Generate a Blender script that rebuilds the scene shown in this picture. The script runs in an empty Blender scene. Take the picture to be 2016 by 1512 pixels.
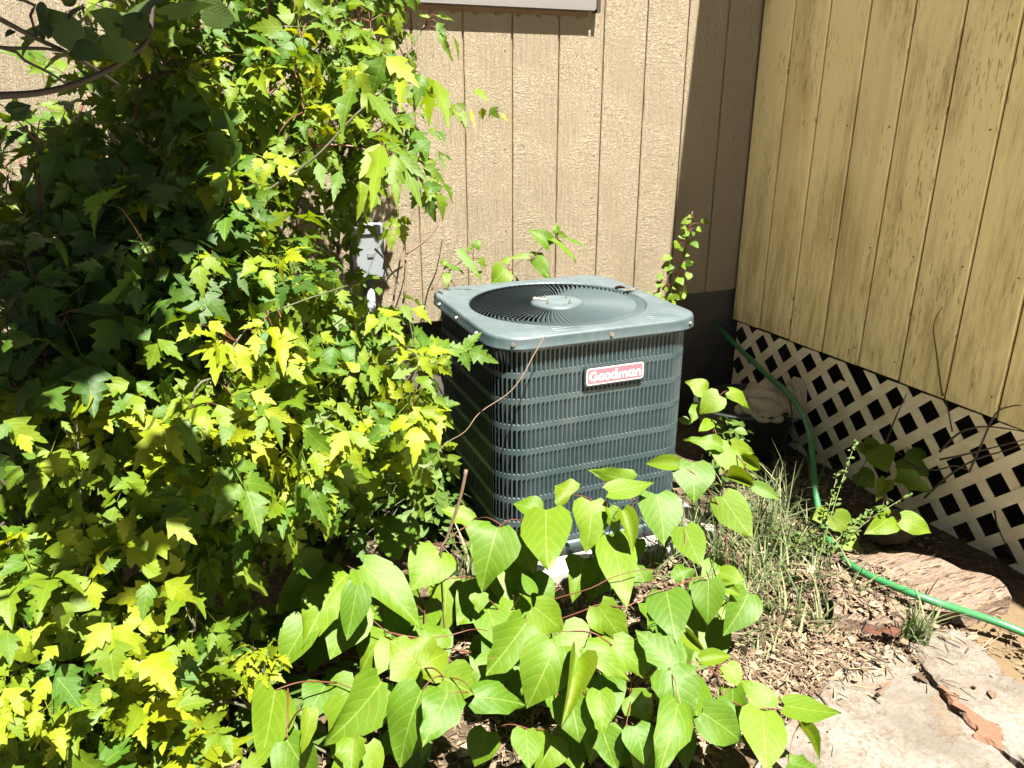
import bpy, bmesh, math, random
import numpy as np
from mathutils import Vector, Matrix
PI = math.pi
random.seed(11)
RNG = np.random.default_rng(11)
scene = bpy.context.scene
COL = scene.collection

# ------------------------------------------------------------------ camera
cd = bpy.data.cameras.new('camera')
cd.sensor_width = 36.0
cd.lens = 1507.5 / 2016 * 36.0
cd.clip_start = 0.02
cd.clip_end = 400
cam = bpy.data.objects.new('camera', cd)
COL.objects.link(cam)
_p, _y, _r = math.radians(20.046), math.radians(22.53), math.radians(-0.097)
_f = Vector((math.sin(_y) * math.cos(_p), math.cos(_y) * math.cos(_p), -math.sin(_p)))
_rt = Vector((math.cos(_y), -math.sin(_y), 0))
_up = _rt.cross(_f)
_R = _rt * math.cos(_r) + _up * math.sin(_r)
_U = _up * math.cos(_r) - _rt * math.sin(_r)
m = Matrix.Identity(4)
for i in range(3):
    m[i][0], m[i][1], m[i][2] = _R[i], _U[i], -_f[i]
m[2][3] = 1.5
cam.matrix_world = m
scene.camera = cam
EYE = Vector((0, 0, 1.5))

# ------------------------------------------------------------------ daylight
SUN = Vector((0.056, -0.47, 1.0)).normalized()
w = bpy.data.worlds.new('World')
scene.world = w
w.use_nodes = True
nt = w.node_tree
bg = nt.nodes['Background']
sky = nt.nodes.new('ShaderNodeTexSky')
sky.sky_type = 'NISHITA'
sky.sun_disc = False
sky.sun_elevation = math.asin(SUN.z)
sky.sun_rotation = math.atan2(SUN.x, SUN.y)
sky.air_density = 0.12
sky.dust_density = 0.25
sky.ozone_density = 1.0
nt.links.new(sky.outputs[0], bg.inputs[0])
bg.inputs[1].default_value = 0.05
sd = bpy.data.lights.new('sun', 'SUN')
sd.energy = 5.0
sd.angle = math.radians(0.5)
sd.color = (1.0, 0.95, 0.86)
sun = bpy.data.objects.new('sun', sd)
sun.rotation_euler = SUN.to_track_quat('Z', 'Y').to_euler()
sun.location = (0, -4, 8)
COL.objects.link(sun)
scene.view_settings.view_transform = 'Standard'
scene.view_settings.look = 'None'
scene.view_settings.exposure = 2.55
scene.view_settings.gamma = 1.0
scene.view_settings.use_curve_mapping = False
scene.cycles.max_bounces = 8
scene.cycles.transparent_max_bounces = 8

# ------------------------------------------------------------------ measured positions (metres, world space)
GEO = {'stone1':[(0.9608,1.0225),(1.0804,1.0817),(1.2256,1.152),(1.376,1.2165),(1.5062,1.2592),(1.6657,1.2856),(1.7458,1.2594),(1.7249,1.1973),(1.6959,1.1144),(1.6627,1.0324),(1.6598,0.9433),(1.6513,0.8567),(1.639,0.762),(1.2565,0.7875),(1.0075,0.8783)],'stone2':[(1.7665,1.2654),(1.8716,1.2716),(1.9624,1.2646),(1.9649,1.2275),(1.9632,1.1686),(1.9482,1.1178),(1.9197,1.0753),(1.9279,1.0197),(1.9531,0.8956),(1.8733,0.7842),(1.6642,0.7439),(1.6709,0.8452),(1.6805,0.9383),(1.6842,1.0273),(1.7167,1.1079),(1.7484,1.1921)],'clay':[(1.7074,1.1033),(1.7217,1.0931),(1.7087,1.0171),(1.7178,0.9596),(1.7157,0.9236),(1.7091,0.896),(1.6842,0.8871),(1.6553,0.8923),(1.6384,0.9132),(1.6308,0.9375),(1.6616,0.9516),(1.6675,0.9919),(1.6787,1.0455)],'timber':[(1.6219,1.4026,0.06),(1.7151,1.3376,0.06),(1.9758,1.2759,0.06),(2.2084,1.267,0.06),(2.2531,1.3426,0.06),(2.1474,1.5311,0.06),(1.9905,1.6657,0.06),(1.8055,1.5922,0.06)]}
HOSE = [(2.38,3.0721,0.4694),(2.34,2.913,0.4422),(2.3,2.7046,0.4053),(2.26,2.5122,0.3782),(2.22,2.3513,0.3677),(2.17,2.2014,0.3458),(2.12,2.0874,0.2998),(2.08,2.0125,0.2309),(2.04,1.9461,0.1621),(1.99,1.8601,0.0986),(1.955,1.784,0.0634),(1.9066,1.6831,0.05),(1.845,1.5666,0.085),(1.8276,1.4932,0.1),(1.8465,1.412,0.105),(1.8683,1.3386,0.11),(1.9135,1.2858,0.1),(1.9832,1.2509,0.075),(2.058,1.2033,0.05),(2.1082,1.1474,0.035),(2.1784,1.0368,0.02)]
KA = [(0.2516,1.7153,0.368,0.1145,1.5911,0.3309,0.1383,0.0112,-0.2971,0.9548),(0.2094,1.7928,0.37,0.0733,1.7412,0.2876,0.1277,-0.0803,-0.78,0.6206),(0.2955,1.7283,0.3748,0.4019,1.5664,0.2874,0.1092,-0.0889,-0.5178,0.8509),(0.2571,1.6057,0.4,0.2121,1.5528,0.2998,0.0707,0.1456,-0.9005,0.4098),(0.2591,1.668,0.3,0.1799,1.5876,0.2284,0.1125,-0.0757,-0.6205,0.7806),(0.1462,1.6617,0.3,0.0532,1.5976,0.2284,0.0884,-0.2354,-0.5519,0.8),(0.2665,1.4313,0.25,0.1385,1.3422,0.1917,0.1217,0.2821,-0.7753,0.5651),(0.3276,1.3031,0.31,0.2437,1.2431,0.1867,0.1165,-0.5586,-0.5298,0.6382),(0.3665,1.2393,0.34,0.2979,1.1615,0.3101,0.0925,0.1014,-0.4333,0.8955),(0.3825,1.3084,0.32,0.4359,1.2815,0.2807,0.0991,-0.0879,-0.8739,0.4781),(0.4207,1.2207,0.33,0.5318,1.1888,0.3016,0.0703,0.019,-0.6278,0.7781),(0.0355,1.4735,0.27,-0.0171,1.3315,0.2191,0.106,0.6082,-0.4579,0.6484),(0.0962,1.3171,0.33,0.069,1.2671,0.2693,0.0355,0.1231,-0.7922,0.5977),(0.3549,1.4057,0.28,0.2995,1.4527,0.3378,0.1304,0.0992,-0.7238,0.6829),(0.3549,1.4057,0.28,0.4288,1.4228,0.3011,0.0993,-0.0563,-0.6703,0.7399),(0.2204,1.519,0.19,0.141,1.4991,0.1509,0.0909,-0.2723,-0.5131,0.814),(0.3288,1.6537,0.2,0.2383,1.6155,0.1615,0.1124,-0.2199,-0.3829,0.8972),(0.1522,1.5503,0.18,0.0915,1.4789,0.1566,0.0912,0.0556,-0.3527,0.9341),(0.4053,1.7273,0.24,0.3243,1.6359,0.1984,0.0876,0.1872,-0.5395,0.8209),(0.4573,1.6223,0.2,0.3855,1.5258,0.1522,0.0993,0.0029,-0.4458,0.8951),(0.3529,1.3994,0.1413,0.3256,1.3279,0.1031,0.0608,0.1734,-0.5146,0.8397),(0.3217,2.0421,0.1175,0.3657,1.8054,0.0952,0.147,0.1267,-0.0698,0.9895),(0.1924,1.3518,0.1589,0.1138,1.3001,0.1135,0.0905,0.1084,-0.7435,0.6599),(0.4587,2.0117,0.0903,0.4163,1.9104,0.032,0.1037,-0.0095,-0.4955,0.8686),(0.3095,1.4455,0.083,0.3229,1.3358,0.0223,0.1167,-0.0034,-0.4846,0.8747),(0.4748,2.0003,0.132,0.4409,1.9078,0.0476,0.0936,-0.3026,-0.5799,0.7564),(0.4223,1.6243,0.2078,0.4436,1.5071,0.1495,0.1003,-0.0983,-0.4578,0.8836),(0.1965,1.8414,0.1178,0.1259,1.7492,0.0752,0.0975,-0.0653,-0.377,0.9239),(0.0436,1.3569,0.2322,0.0855,1.2938,0.1495,0.0859,-0.2164,-0.8258,0.5207),(0.1798,1.3463,0.1879,0.1562,1.2857,0.1518,0.0685,-0.2257,-0.4324,0.873),(0.3496,1.5672,0.1908,0.3614,1.4627,0.1317,0.0835,-0.0442,-0.4953,0.8676),(0.3404,1.6127,0.2077,0.2835,1.5519,0.1723,0.0693,0.0374,-0.5285,0.8481),(0.1959,1.4595,0.1958,0.1507,1.3805,0.1211,0.1189,0.2018,-0.7313,0.6516),(0.4729,1.7975,0.1685,0.373,1.6203,0.1555,0.1168,-0.0101,-0.0675,0.9977),(0.2118,1.3648,0.1472,0.2147,1.3009,0.0904,0.0617,0.1341,-0.6554,0.7433)]
KB = [(0.8093,1.7016,0.44,0.7313,1.5444,0.3712,0.1349,-0.3326,-0.2348,0.9134),(0.6674,1.7124,0.41,0.5821,1.6189,0.3185,0.1447,-0.2791,-0.5294,0.8012),(0.9563,1.7133,0.43,0.9165,1.634,0.3225,0.1113,-0.0972,-0.7837,0.6135),(0.9303,1.7872,0.42,0.9005,1.823,0.449,0.0983,-0.1064,-0.6786,0.7268),(1.1431,1.7966,0.42,1.03,1.8457,0.4451,0.0691,-0.3306,-0.902,0.2776),(1.0018,1.6964,0.46,1.1251,1.6631,0.4788,0.0677,0.2389,0.382,-0.8927),(1.1621,1.6901,0.42,1.1325,1.5781,0.3291,0.1221,-0.085,-0.614,0.7847),(0.9942,1.6491,0.34,0.9323,1.4604,0.2613,0.1015,-0.2398,-0.3057,0.9214),(0.9923,1.676,0.42,0.9984,1.6341,0.349,0.0522,0.0753,-0.8559,0.5116),(1.01,1.6305,0.43,1.0043,1.5485,0.3606,0.0392,-0.1383,-0.634,0.7609),(0.6304,1.8253,0.38,0.5586,1.8736,0.4134,0.0617,-0.0546,-0.6222,0.7809),(0.504,1.7396,0.36,0.4188,1.668,0.3119,0.123,0.0239,-0.5773,0.8162),(0.4371,1.8387,0.33,0.3737,1.8906,0.4188,0.1287,0.2238,-0.7637,0.6055),(0.5686,1.5947,0.3,0.5562,1.5625,0.2686,0.0506,-0.274,-0.615,0.7394),(0.6998,1.547,0.3,0.701,1.6137,0.3175,0.0367,0.0575,-0.254,0.9655),(0.7539,1.8117,0.3,0.797,1.7241,0.2379,0.111,0.103,-0.5411,0.8347),(0.7721,1.7399,0.2,0.8049,1.6352,0.156,0.1099,-0.0628,-0.4028,0.9131),(0.6648,1.7926,0.16,0.5499,1.7367,0.1077,0.1268,-0.1659,-0.4701,0.8669),(0.7065,1.7368,0.15,0.7631,1.6459,0.0915,0.1251,-0.2351,-0.6254,0.744),(0.9569,1.7444,0.22,0.8836,1.6641,0.1665,0.0969,-0.1814,-0.4251,0.8868),(0.8109,1.7588,0.4,0.7574,1.8005,0.4313,0.0695,0.0289,-0.5759,0.817),(1.0041,1.7482,0.17,0.9592,1.692,0.1006,0.0821,-0.1661,-0.7113,0.683),(1.1373,1.7398,0.25,1.0764,1.7071,0.1946,0.066,-0.3595,-0.5755,0.7346),(0.8273,1.6051,0.11,0.7383,1.5662,0.057,0.1007,-0.0602,-0.7532,0.655),(1.0798,1.8427,0.2126,1.0369,1.7405,0.1665,0.0894,-0.2364,-0.3151,0.9191),(0.649,1.9511,0.097,0.6389,1.8037,0.0447,0.1101,0.0132,-0.3352,0.942),(1.1471,1.8991,0.1112,1.0954,1.795,0.0664,0.0699,-0.3039,-0.2459,0.9204),(0.6377,1.5804,0.1867,0.5379,1.4967,0.1629,0.0903,0.153,-0.4347,0.8875),(1.0531,1.7483,0.198,0.9574,1.6795,0.1332,0.1021,0.1505,-0.7804,0.6069),(0.8171,1.7631,0.1038,0.7611,1.704,0.0569,0.0614,-0.0393,-0.599,0.7998),(0.7012,1.9507,0.2218,0.7423,1.8812,0.1445,0.0914,-0.0634,-0.7587,0.6484),(0.7352,1.8069,0.2306,0.7007,1.691,0.1454,0.1244,-0.1639,-0.5516,0.8178),(0.6812,1.6366,0.2194,0.6527,1.4991,0.1564,0.1049,-0.1505,-0.3854,0.9104),(0.8201,1.7638,0.0881,0.7808,1.6973,0.0058,0.0922,-0.1294,-0.7398,0.6603),(0.561,1.8719,0.1691,0.5255,1.7718,0.0586,0.1061,0.1464,-0.7562,0.6378),(0.8009,1.7444,0.1587,0.727,1.6878,0.0705,0.1059,-0.1105,-0.7916,0.601)]
KC = [(0.6159,1.4013,0.33,0.5003,1.3606,0.2547,0.1241,-0.0612,-0.8354,0.5463),(0.6407,1.2899,0.34,0.5508,1.2257,0.2564,0.1204,-0.2231,-0.6423,0.7333),(0.6779,1.4884,0.3,0.7425,1.4418,0.244,0.0849,-0.2062,-0.8561,0.4739),(0.6992,1.3734,0.3,0.7475,1.3008,0.2693,0.1043,-0.222,-0.5013,0.8363),(0.6542,1.2341,0.24,0.6348,1.1468,0.2049,0.0929,-0.4181,-0.2575,0.8711),(0.6716,1.2477,0.32,0.6003,1.137,0.2958,0.0462,0.1828,-0.321,0.9293),(0.5445,1.2356,0.18,0.5198,1.1673,0.1454,0.0678,0.1293,-0.4852,0.8648),(0.8589,1.4765,0.26,0.9085,1.3983,0.1695,0.0935,-0.4212,-0.7878,0.4494),(0.8095,1.3154,0.27,0.8873,1.2395,0.2149,0.0861,-0.0837,-0.6404,0.7635),(0.7258,1.2908,0.31,0.7934,1.2045,0.2612,0.0629,-0.2589,-0.6214,0.7394),(0.8584,1.1098,0.25,0.7525,1.0031,0.2083,0.0837,0.0295,-0.3889,0.9208),(0.6624,1.4253,0.14,0.7072,1.3396,0.0844,0.1092,-0.1814,-0.5998,0.7793),(0.7695,1.3055,0.2,0.7471,1.2118,0.1508,0.1044,-0.158,-0.4295,0.8891),(0.8272,1.2557,0.16,0.8673,1.2013,0.1157,0.0779,-0.269,-0.7198,0.6399),(0.7038,1.2307,0.15,0.6979,1.1663,0.0917,0.0878,0.1819,-0.6689,0.7207),(0.7759,1.1894,0.13,0.7158,1.1504,0.0819,0.1002,-0.4169,-0.3782,0.8265),(0.8806,1.177,0.28,0.8747,1.0793,0.2067,0.1112,-0.2005,-0.5801,0.7895),(0.9155,1.2102,0.26,0.869,1.3023,0.3061,0.0863,-0.2446,-0.5296,0.8122),(0.6989,1.1827,0.28,0.6717,1.1078,0.2432,0.0596,-0.2016,-0.3718,0.9061),(0.7646,1.1327,0.2,0.7627,1.0723,0.1564,0.0719,-0.1647,-0.5734,0.8025),(0.478,1.3027,0.14,0.4353,1.2743,0.0782,0.0746,-0.5361,-0.5634,0.6286),(0.6167,1.2393,0.13,0.5619,1.189,0.0951,0.087,0.02,-0.5848,0.8109),(0.8393,1.3674,0.2385,0.7749,1.2736,0.1848,0.087,-0.1667,-0.4007,0.9009),(0.7952,1.1527,0.0875,0.7849,1.0836,0.0367,0.0715,-0.1177,-0.5765,0.8086),(0.6106,1.6255,0.1199,0.5326,1.555,0.0991,0.0795,-0.05,-0.2321,0.9714),(0.6343,1.6108,0.1525,0.5551,1.4979,0.1246,0.096,0.0761,-0.2888,0.9544),(0.6789,1.4306,0.1202,0.6057,1.3961,0.0816,0.0772,-0.1281,-0.605,0.7858),(0.6869,1.5536,0.1081,0.7112,1.4198,0.0481,0.1143,0.2025,-0.3699,0.9068),(0.5947,1.6059,0.237,0.5931,1.4937,0.1941,0.0903,-0.0545,-0.3561,0.9329),(0.9876,1.3392,0.2166,0.8932,1.2341,0.1607,0.098,-0.203,-0.3119,0.9282),(0.6771,1.2843,0.0967,0.6615,1.1961,0.0435,0.0899,-0.3072,-0.4507,0.8382),(0.8043,1.1611,0.1399,0.7621,1.0898,0.1037,0.0845,-0.0591,-0.424,0.9037),(0.9895,1.3411,0.1244,0.9586,1.2609,0.073,0.0709,-0.0719,-0.5182,0.8522),(0.7829,1.7195,0.1049,0.7367,1.6409,0.0258,0.0836,-0.2199,-0.625,0.749),(1.0992,1.4711,0.1456,1.0669,1.3698,0.0429,0.109,-0.5241,-0.5184,0.6758),(1.1027,1.5973,0.1218,1.1384,1.4802,0.0287,0.137,-0.0045,-0.6233,0.782),(0.8215,1.4759,0.1639,0.7203,1.4518,0.0605,0.1022,-0.6014,-0.412,0.6845),(0.6497,1.4812,0.1332,0.5686,1.4073,0.0726,0.092,-0.0912,-0.5691,0.8172),(0.7623,1.4238,0.1506,0.6882,1.3544,0.0739,0.0999,-0.2369,-0.5951,0.768),(0.5822,1.4777,0.177,0.4935,1.4373,0.1295,0.0897,-0.2241,-0.4945,0.8398),(0.7148,1.186,0.16,0.7082,1.1165,0.1193,0.0783,-0.5468,-0.384,0.744)]
KD = [(1.3476,1.778,0.45,1.3015,1.6917,0.3747,0.1209,-0.2468,-0.5589,0.7917),(1.2976,1.7872,0.45,1.2242,1.8507,0.4406,0.0401,-0.5251,-0.5064,0.6839),(1.1716,1.5592,0.38,1.1453,1.4458,0.3304,0.085,-0.4229,-0.2791,0.8621),(1.4097,1.6967,0.36,1.4272,1.5772,0.275,0.1,-0.5532,-0.5353,0.6382),(1.1767,1.4386,0.28,1.1358,1.3691,0.2011,0.0852,-0.5577,-0.4577,0.6925),(1.0408,1.4376,0.28,0.9924,1.3148,0.2338,0.109,-0.3186,-0.2213,0.9217),(1.1103,1.4582,0.29,1.1065,1.4927,0.3199,0.0658,-0.2248,-0.6532,0.723),(1.2171,1.4448,0.29,1.2477,1.3859,0.2897,0.0592,-0.5015,-0.2639,0.824),(1.0175,1.5106,0.27,1.0152,1.5476,0.3066,0.0738,-0.4308,-0.6482,0.6279),(1.0566,1.0602,0.2,0.9867,0.9617,0.1545,0.1031,0.0043,-0.4221,0.9065),(1.0894,1.0683,0.19,1.0587,1.1373,0.2275,0.0597,-0.173,-0.5286,0.8311),(1.1155,1.0543,0.2,1.1947,0.9718,0.2208,0.0644,0.3027,0.0502,-0.9518),(0.9063,1.0833,0.23,0.9823,1.0189,0.1777,0.0838,-0.2686,-0.7779,0.5681),(0.9723,1.1196,0.21,0.9763,1.0483,0.1893,0.0521,-0.0444,-0.2812,0.9586),(1.0567,0.9651,0.14,1.1003,0.9183,0.1477,0.0474,0.5544,0.3968,-0.7316),(1.1277,1.0147,0.17,1.1345,0.9444,0.1418,0.0184,-0.0971,-0.3786,0.9205),(1.2003,1.4239,0.27,1.2457,1.3813,0.2495,0.0264,-0.2925,-0.6495,0.7019),(1.0562,1.3608,0.2,1.0744,1.2938,0.1721,0.0282,-0.6628,-0.4338,0.6103),(1.1004,1.2445,0.17,1.1108,1.1939,0.1441,0.0543,-0.1644,-0.4761,0.8639),(1.0288,1.2559,0.2,1.106,1.2369,0.2054,0.0322,-0.1832,-0.5039,0.8441),(1.2953,1.4125,0.221,1.1977,1.3554,0.158,0.0939,-0.0314,-0.7154,0.698),(0.994,1.3433,0.1437,0.9811,1.2607,0.0942,0.0891,-0.1583,-0.4892,0.8577),(1.4333,1.6495,0.1115,1.2472,1.5808,0.0511,0.1488,-0.1258,-0.4405,0.8889),(1.3028,1.5371,0.1052,1.2692,1.4634,0.0568,0.0632,-0.1825,-0.4806,0.8577),(0.9293,1.2169,0.0893,0.9133,1.1143,0.0347,0.0863,0.1889,-0.4843,0.8543),(0.8572,1.1605,0.1162,0.7995,1.1263,0.089,0.0639,-0.356,-0.1352,0.9246),(0.978,1.265,0.1714,0.917,1.0916,0.18,0.1072,0.2077,-0.0242,0.9779),(1.2442,1.4954,0.0934,1.1167,1.403,0.0134,0.1359,-0.1885,-0.4815,0.8559),(1.1003,1.2107,0.1286,1.0436,1.1308,0.0672,0.088,-0.6508,-0.1148,0.7505),(1.2183,1.5046,0.224,1.1457,1.4229,0.1818,0.0729,-0.263,-0.2482,0.9323)]
KE = [(1.8347,2.2335,0.46,1.9166,2.1792,0.404,0.0623,-0.0574,-0.757,0.6509),(1.7869,2.2284,0.45,1.7053,2.2334,0.3916,0.0867,-0.465,-0.656,0.5945),(1.7667,2.291,0.45,1.7079,2.3237,0.4915,0.0755,-0.0287,-0.8049,0.5927),(1.6026,1.9808,0.38,1.6483,1.8809,0.2873,0.0867,-0.1305,-0.7057,0.6964),(1.6451,1.9629,0.38,1.7321,1.9376,0.3478,0.0565,-0.0745,-0.8721,0.4837),(1.6071,1.9697,0.38,1.4989,2.0241,0.4092,0.0601,-0.1292,-0.6555,0.7441),(1.6186,1.8062,0.3,1.5808,1.9202,0.3017,0.0396,-0.6998,-0.2423,0.672),(1.6257,1.8071,0.3,1.6819,1.7392,0.2744,0.0451,-0.4379,-0.6106,0.6598),(1.7381,2.2034,0.36,1.6529,2.1637,0.3481,0.0453,0.1586,-0.58,0.799),(1.7213,2.0059,0.3,1.8015,1.9704,0.2498,0.039,-0.1992,-0.9215,0.3335),(1.7457,2.2911,0.4,1.6763,2.2415,0.3658,0.0631,-0.2218,-0.3238,0.9197)]
KF = [(2.1674,1.7084,0.27,2.2309,1.6179,0.2455,0.0755,-0.4107,-0.4952,0.7656),(2.1143,1.7056,0.27,2.0284,1.6568,0.2429,0.0562,-0.036,-0.4361,0.8992),(2.0456,1.6085,0.2,1.9319,1.5658,0.1815,0.087,0.1744,-0.7437,0.6453),(2.058,1.5741,0.2,2.1321,1.5076,0.1769,0.0718,-0.379,-0.6504,0.6582),(1.9156,1.7464,0.16,1.8552,1.7569,0.1478,0.0637,-0.2564,-0.7124,0.6532),(1.9554,1.76,0.14,1.9931,1.7093,0.0938,0.0797,-0.5074,-0.7554,0.4146),(1.9108,1.6643,0.11,1.9412,1.6187,0.0891,0.0734,-0.1557,-0.4954,0.8546),(2.2318,1.8672,0.3,2.2413,1.7973,0.2447,0.1037,-0.411,-0.5994,0.6869),(2.24,1.9328,0.3,2.2692,1.8681,0.2595,0.0814,-0.2768,-0.5968,0.7532),(2.4227,1.8936,0.22,2.4483,1.7956,0.195,0.1246,-0.4834,-0.3324,0.8098),(2.1931,1.8918,0.2,2.2199,1.8365,0.1573,0.0809,-0.3592,-0.6733,0.6462)]
KG = [(1.3529,2.86,0.955,1.2864,2.8919,1.025,0.071,0.0652,-0.8836,0.4637),(1.3663,2.86,0.9791,1.4536,2.7971,0.9017,0.0443,0.2986,-0.5475,0.7817),(1.4362,2.86,0.9809,1.4881,2.7896,0.9466,0.029,0.1651,-0.3313,0.929),(1.3843,2.86,1.005,1.3908,2.8799,1.0433,0.0288,-0.5419,-0.7054,0.457),(1.3913,2.86,1.0046,1.4217,2.8311,0.9861,0.0222,-0.5974,-0.77,0.2243),(1.2914,2.86,0.9091,1.3128,2.7656,0.8351,0.0598,-0.6015,-0.5728,0.5569),(1.3213,2.86,0.909,1.2781,2.8871,0.9306,0.0289,-0.3299,-0.8515,0.4076),(1.2594,2.86,0.9177,1.1828,2.8816,0.9112,0.0264,-0.2669,-0.772,0.5769),(1.1761,2.86,0.901,1.1467,2.8807,0.9058,0.0328,-0.2781,-0.5745,0.7698),(1.1582,2.86,0.8712,1.099,2.8402,0.8258,0.092,-0.0454,-0.8922,0.4493)]
KH = [(0.9577,2.84,0.965,1.0136,2.7614,0.8653,0.0358,0.0036,-0.7843,0.6203),(1.0211,2.84,0.9706,1.0423,2.8439,1.0045,0.0403,-0.4626,-0.8,0.382),(0.9997,2.84,0.9581,1.0041,2.8817,0.9731,0.0212,-0.038,-0.3346,0.9416),(1.0395,2.84,0.9271,1.0622,2.8272,0.8911,0.0256,-0.0967,-0.9555,0.2786),(0.8999,2.84,0.9135,0.9751,2.8234,0.8805,0.0231,0.1217,-0.7474,0.6531),(0.9009,2.84,0.8794,0.8886,2.793,0.8456,0.0338,-0.0516,-0.5735,0.8176),(0.8834,2.84,0.9168,0.9046,2.8399,0.9311,0.0252,-0.2736,-0.8756,0.3981),(1.0296,2.84,0.8545,1.0573,2.8667,0.878,0.0258,-0.3956,-0.3406,0.8529)]
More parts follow.
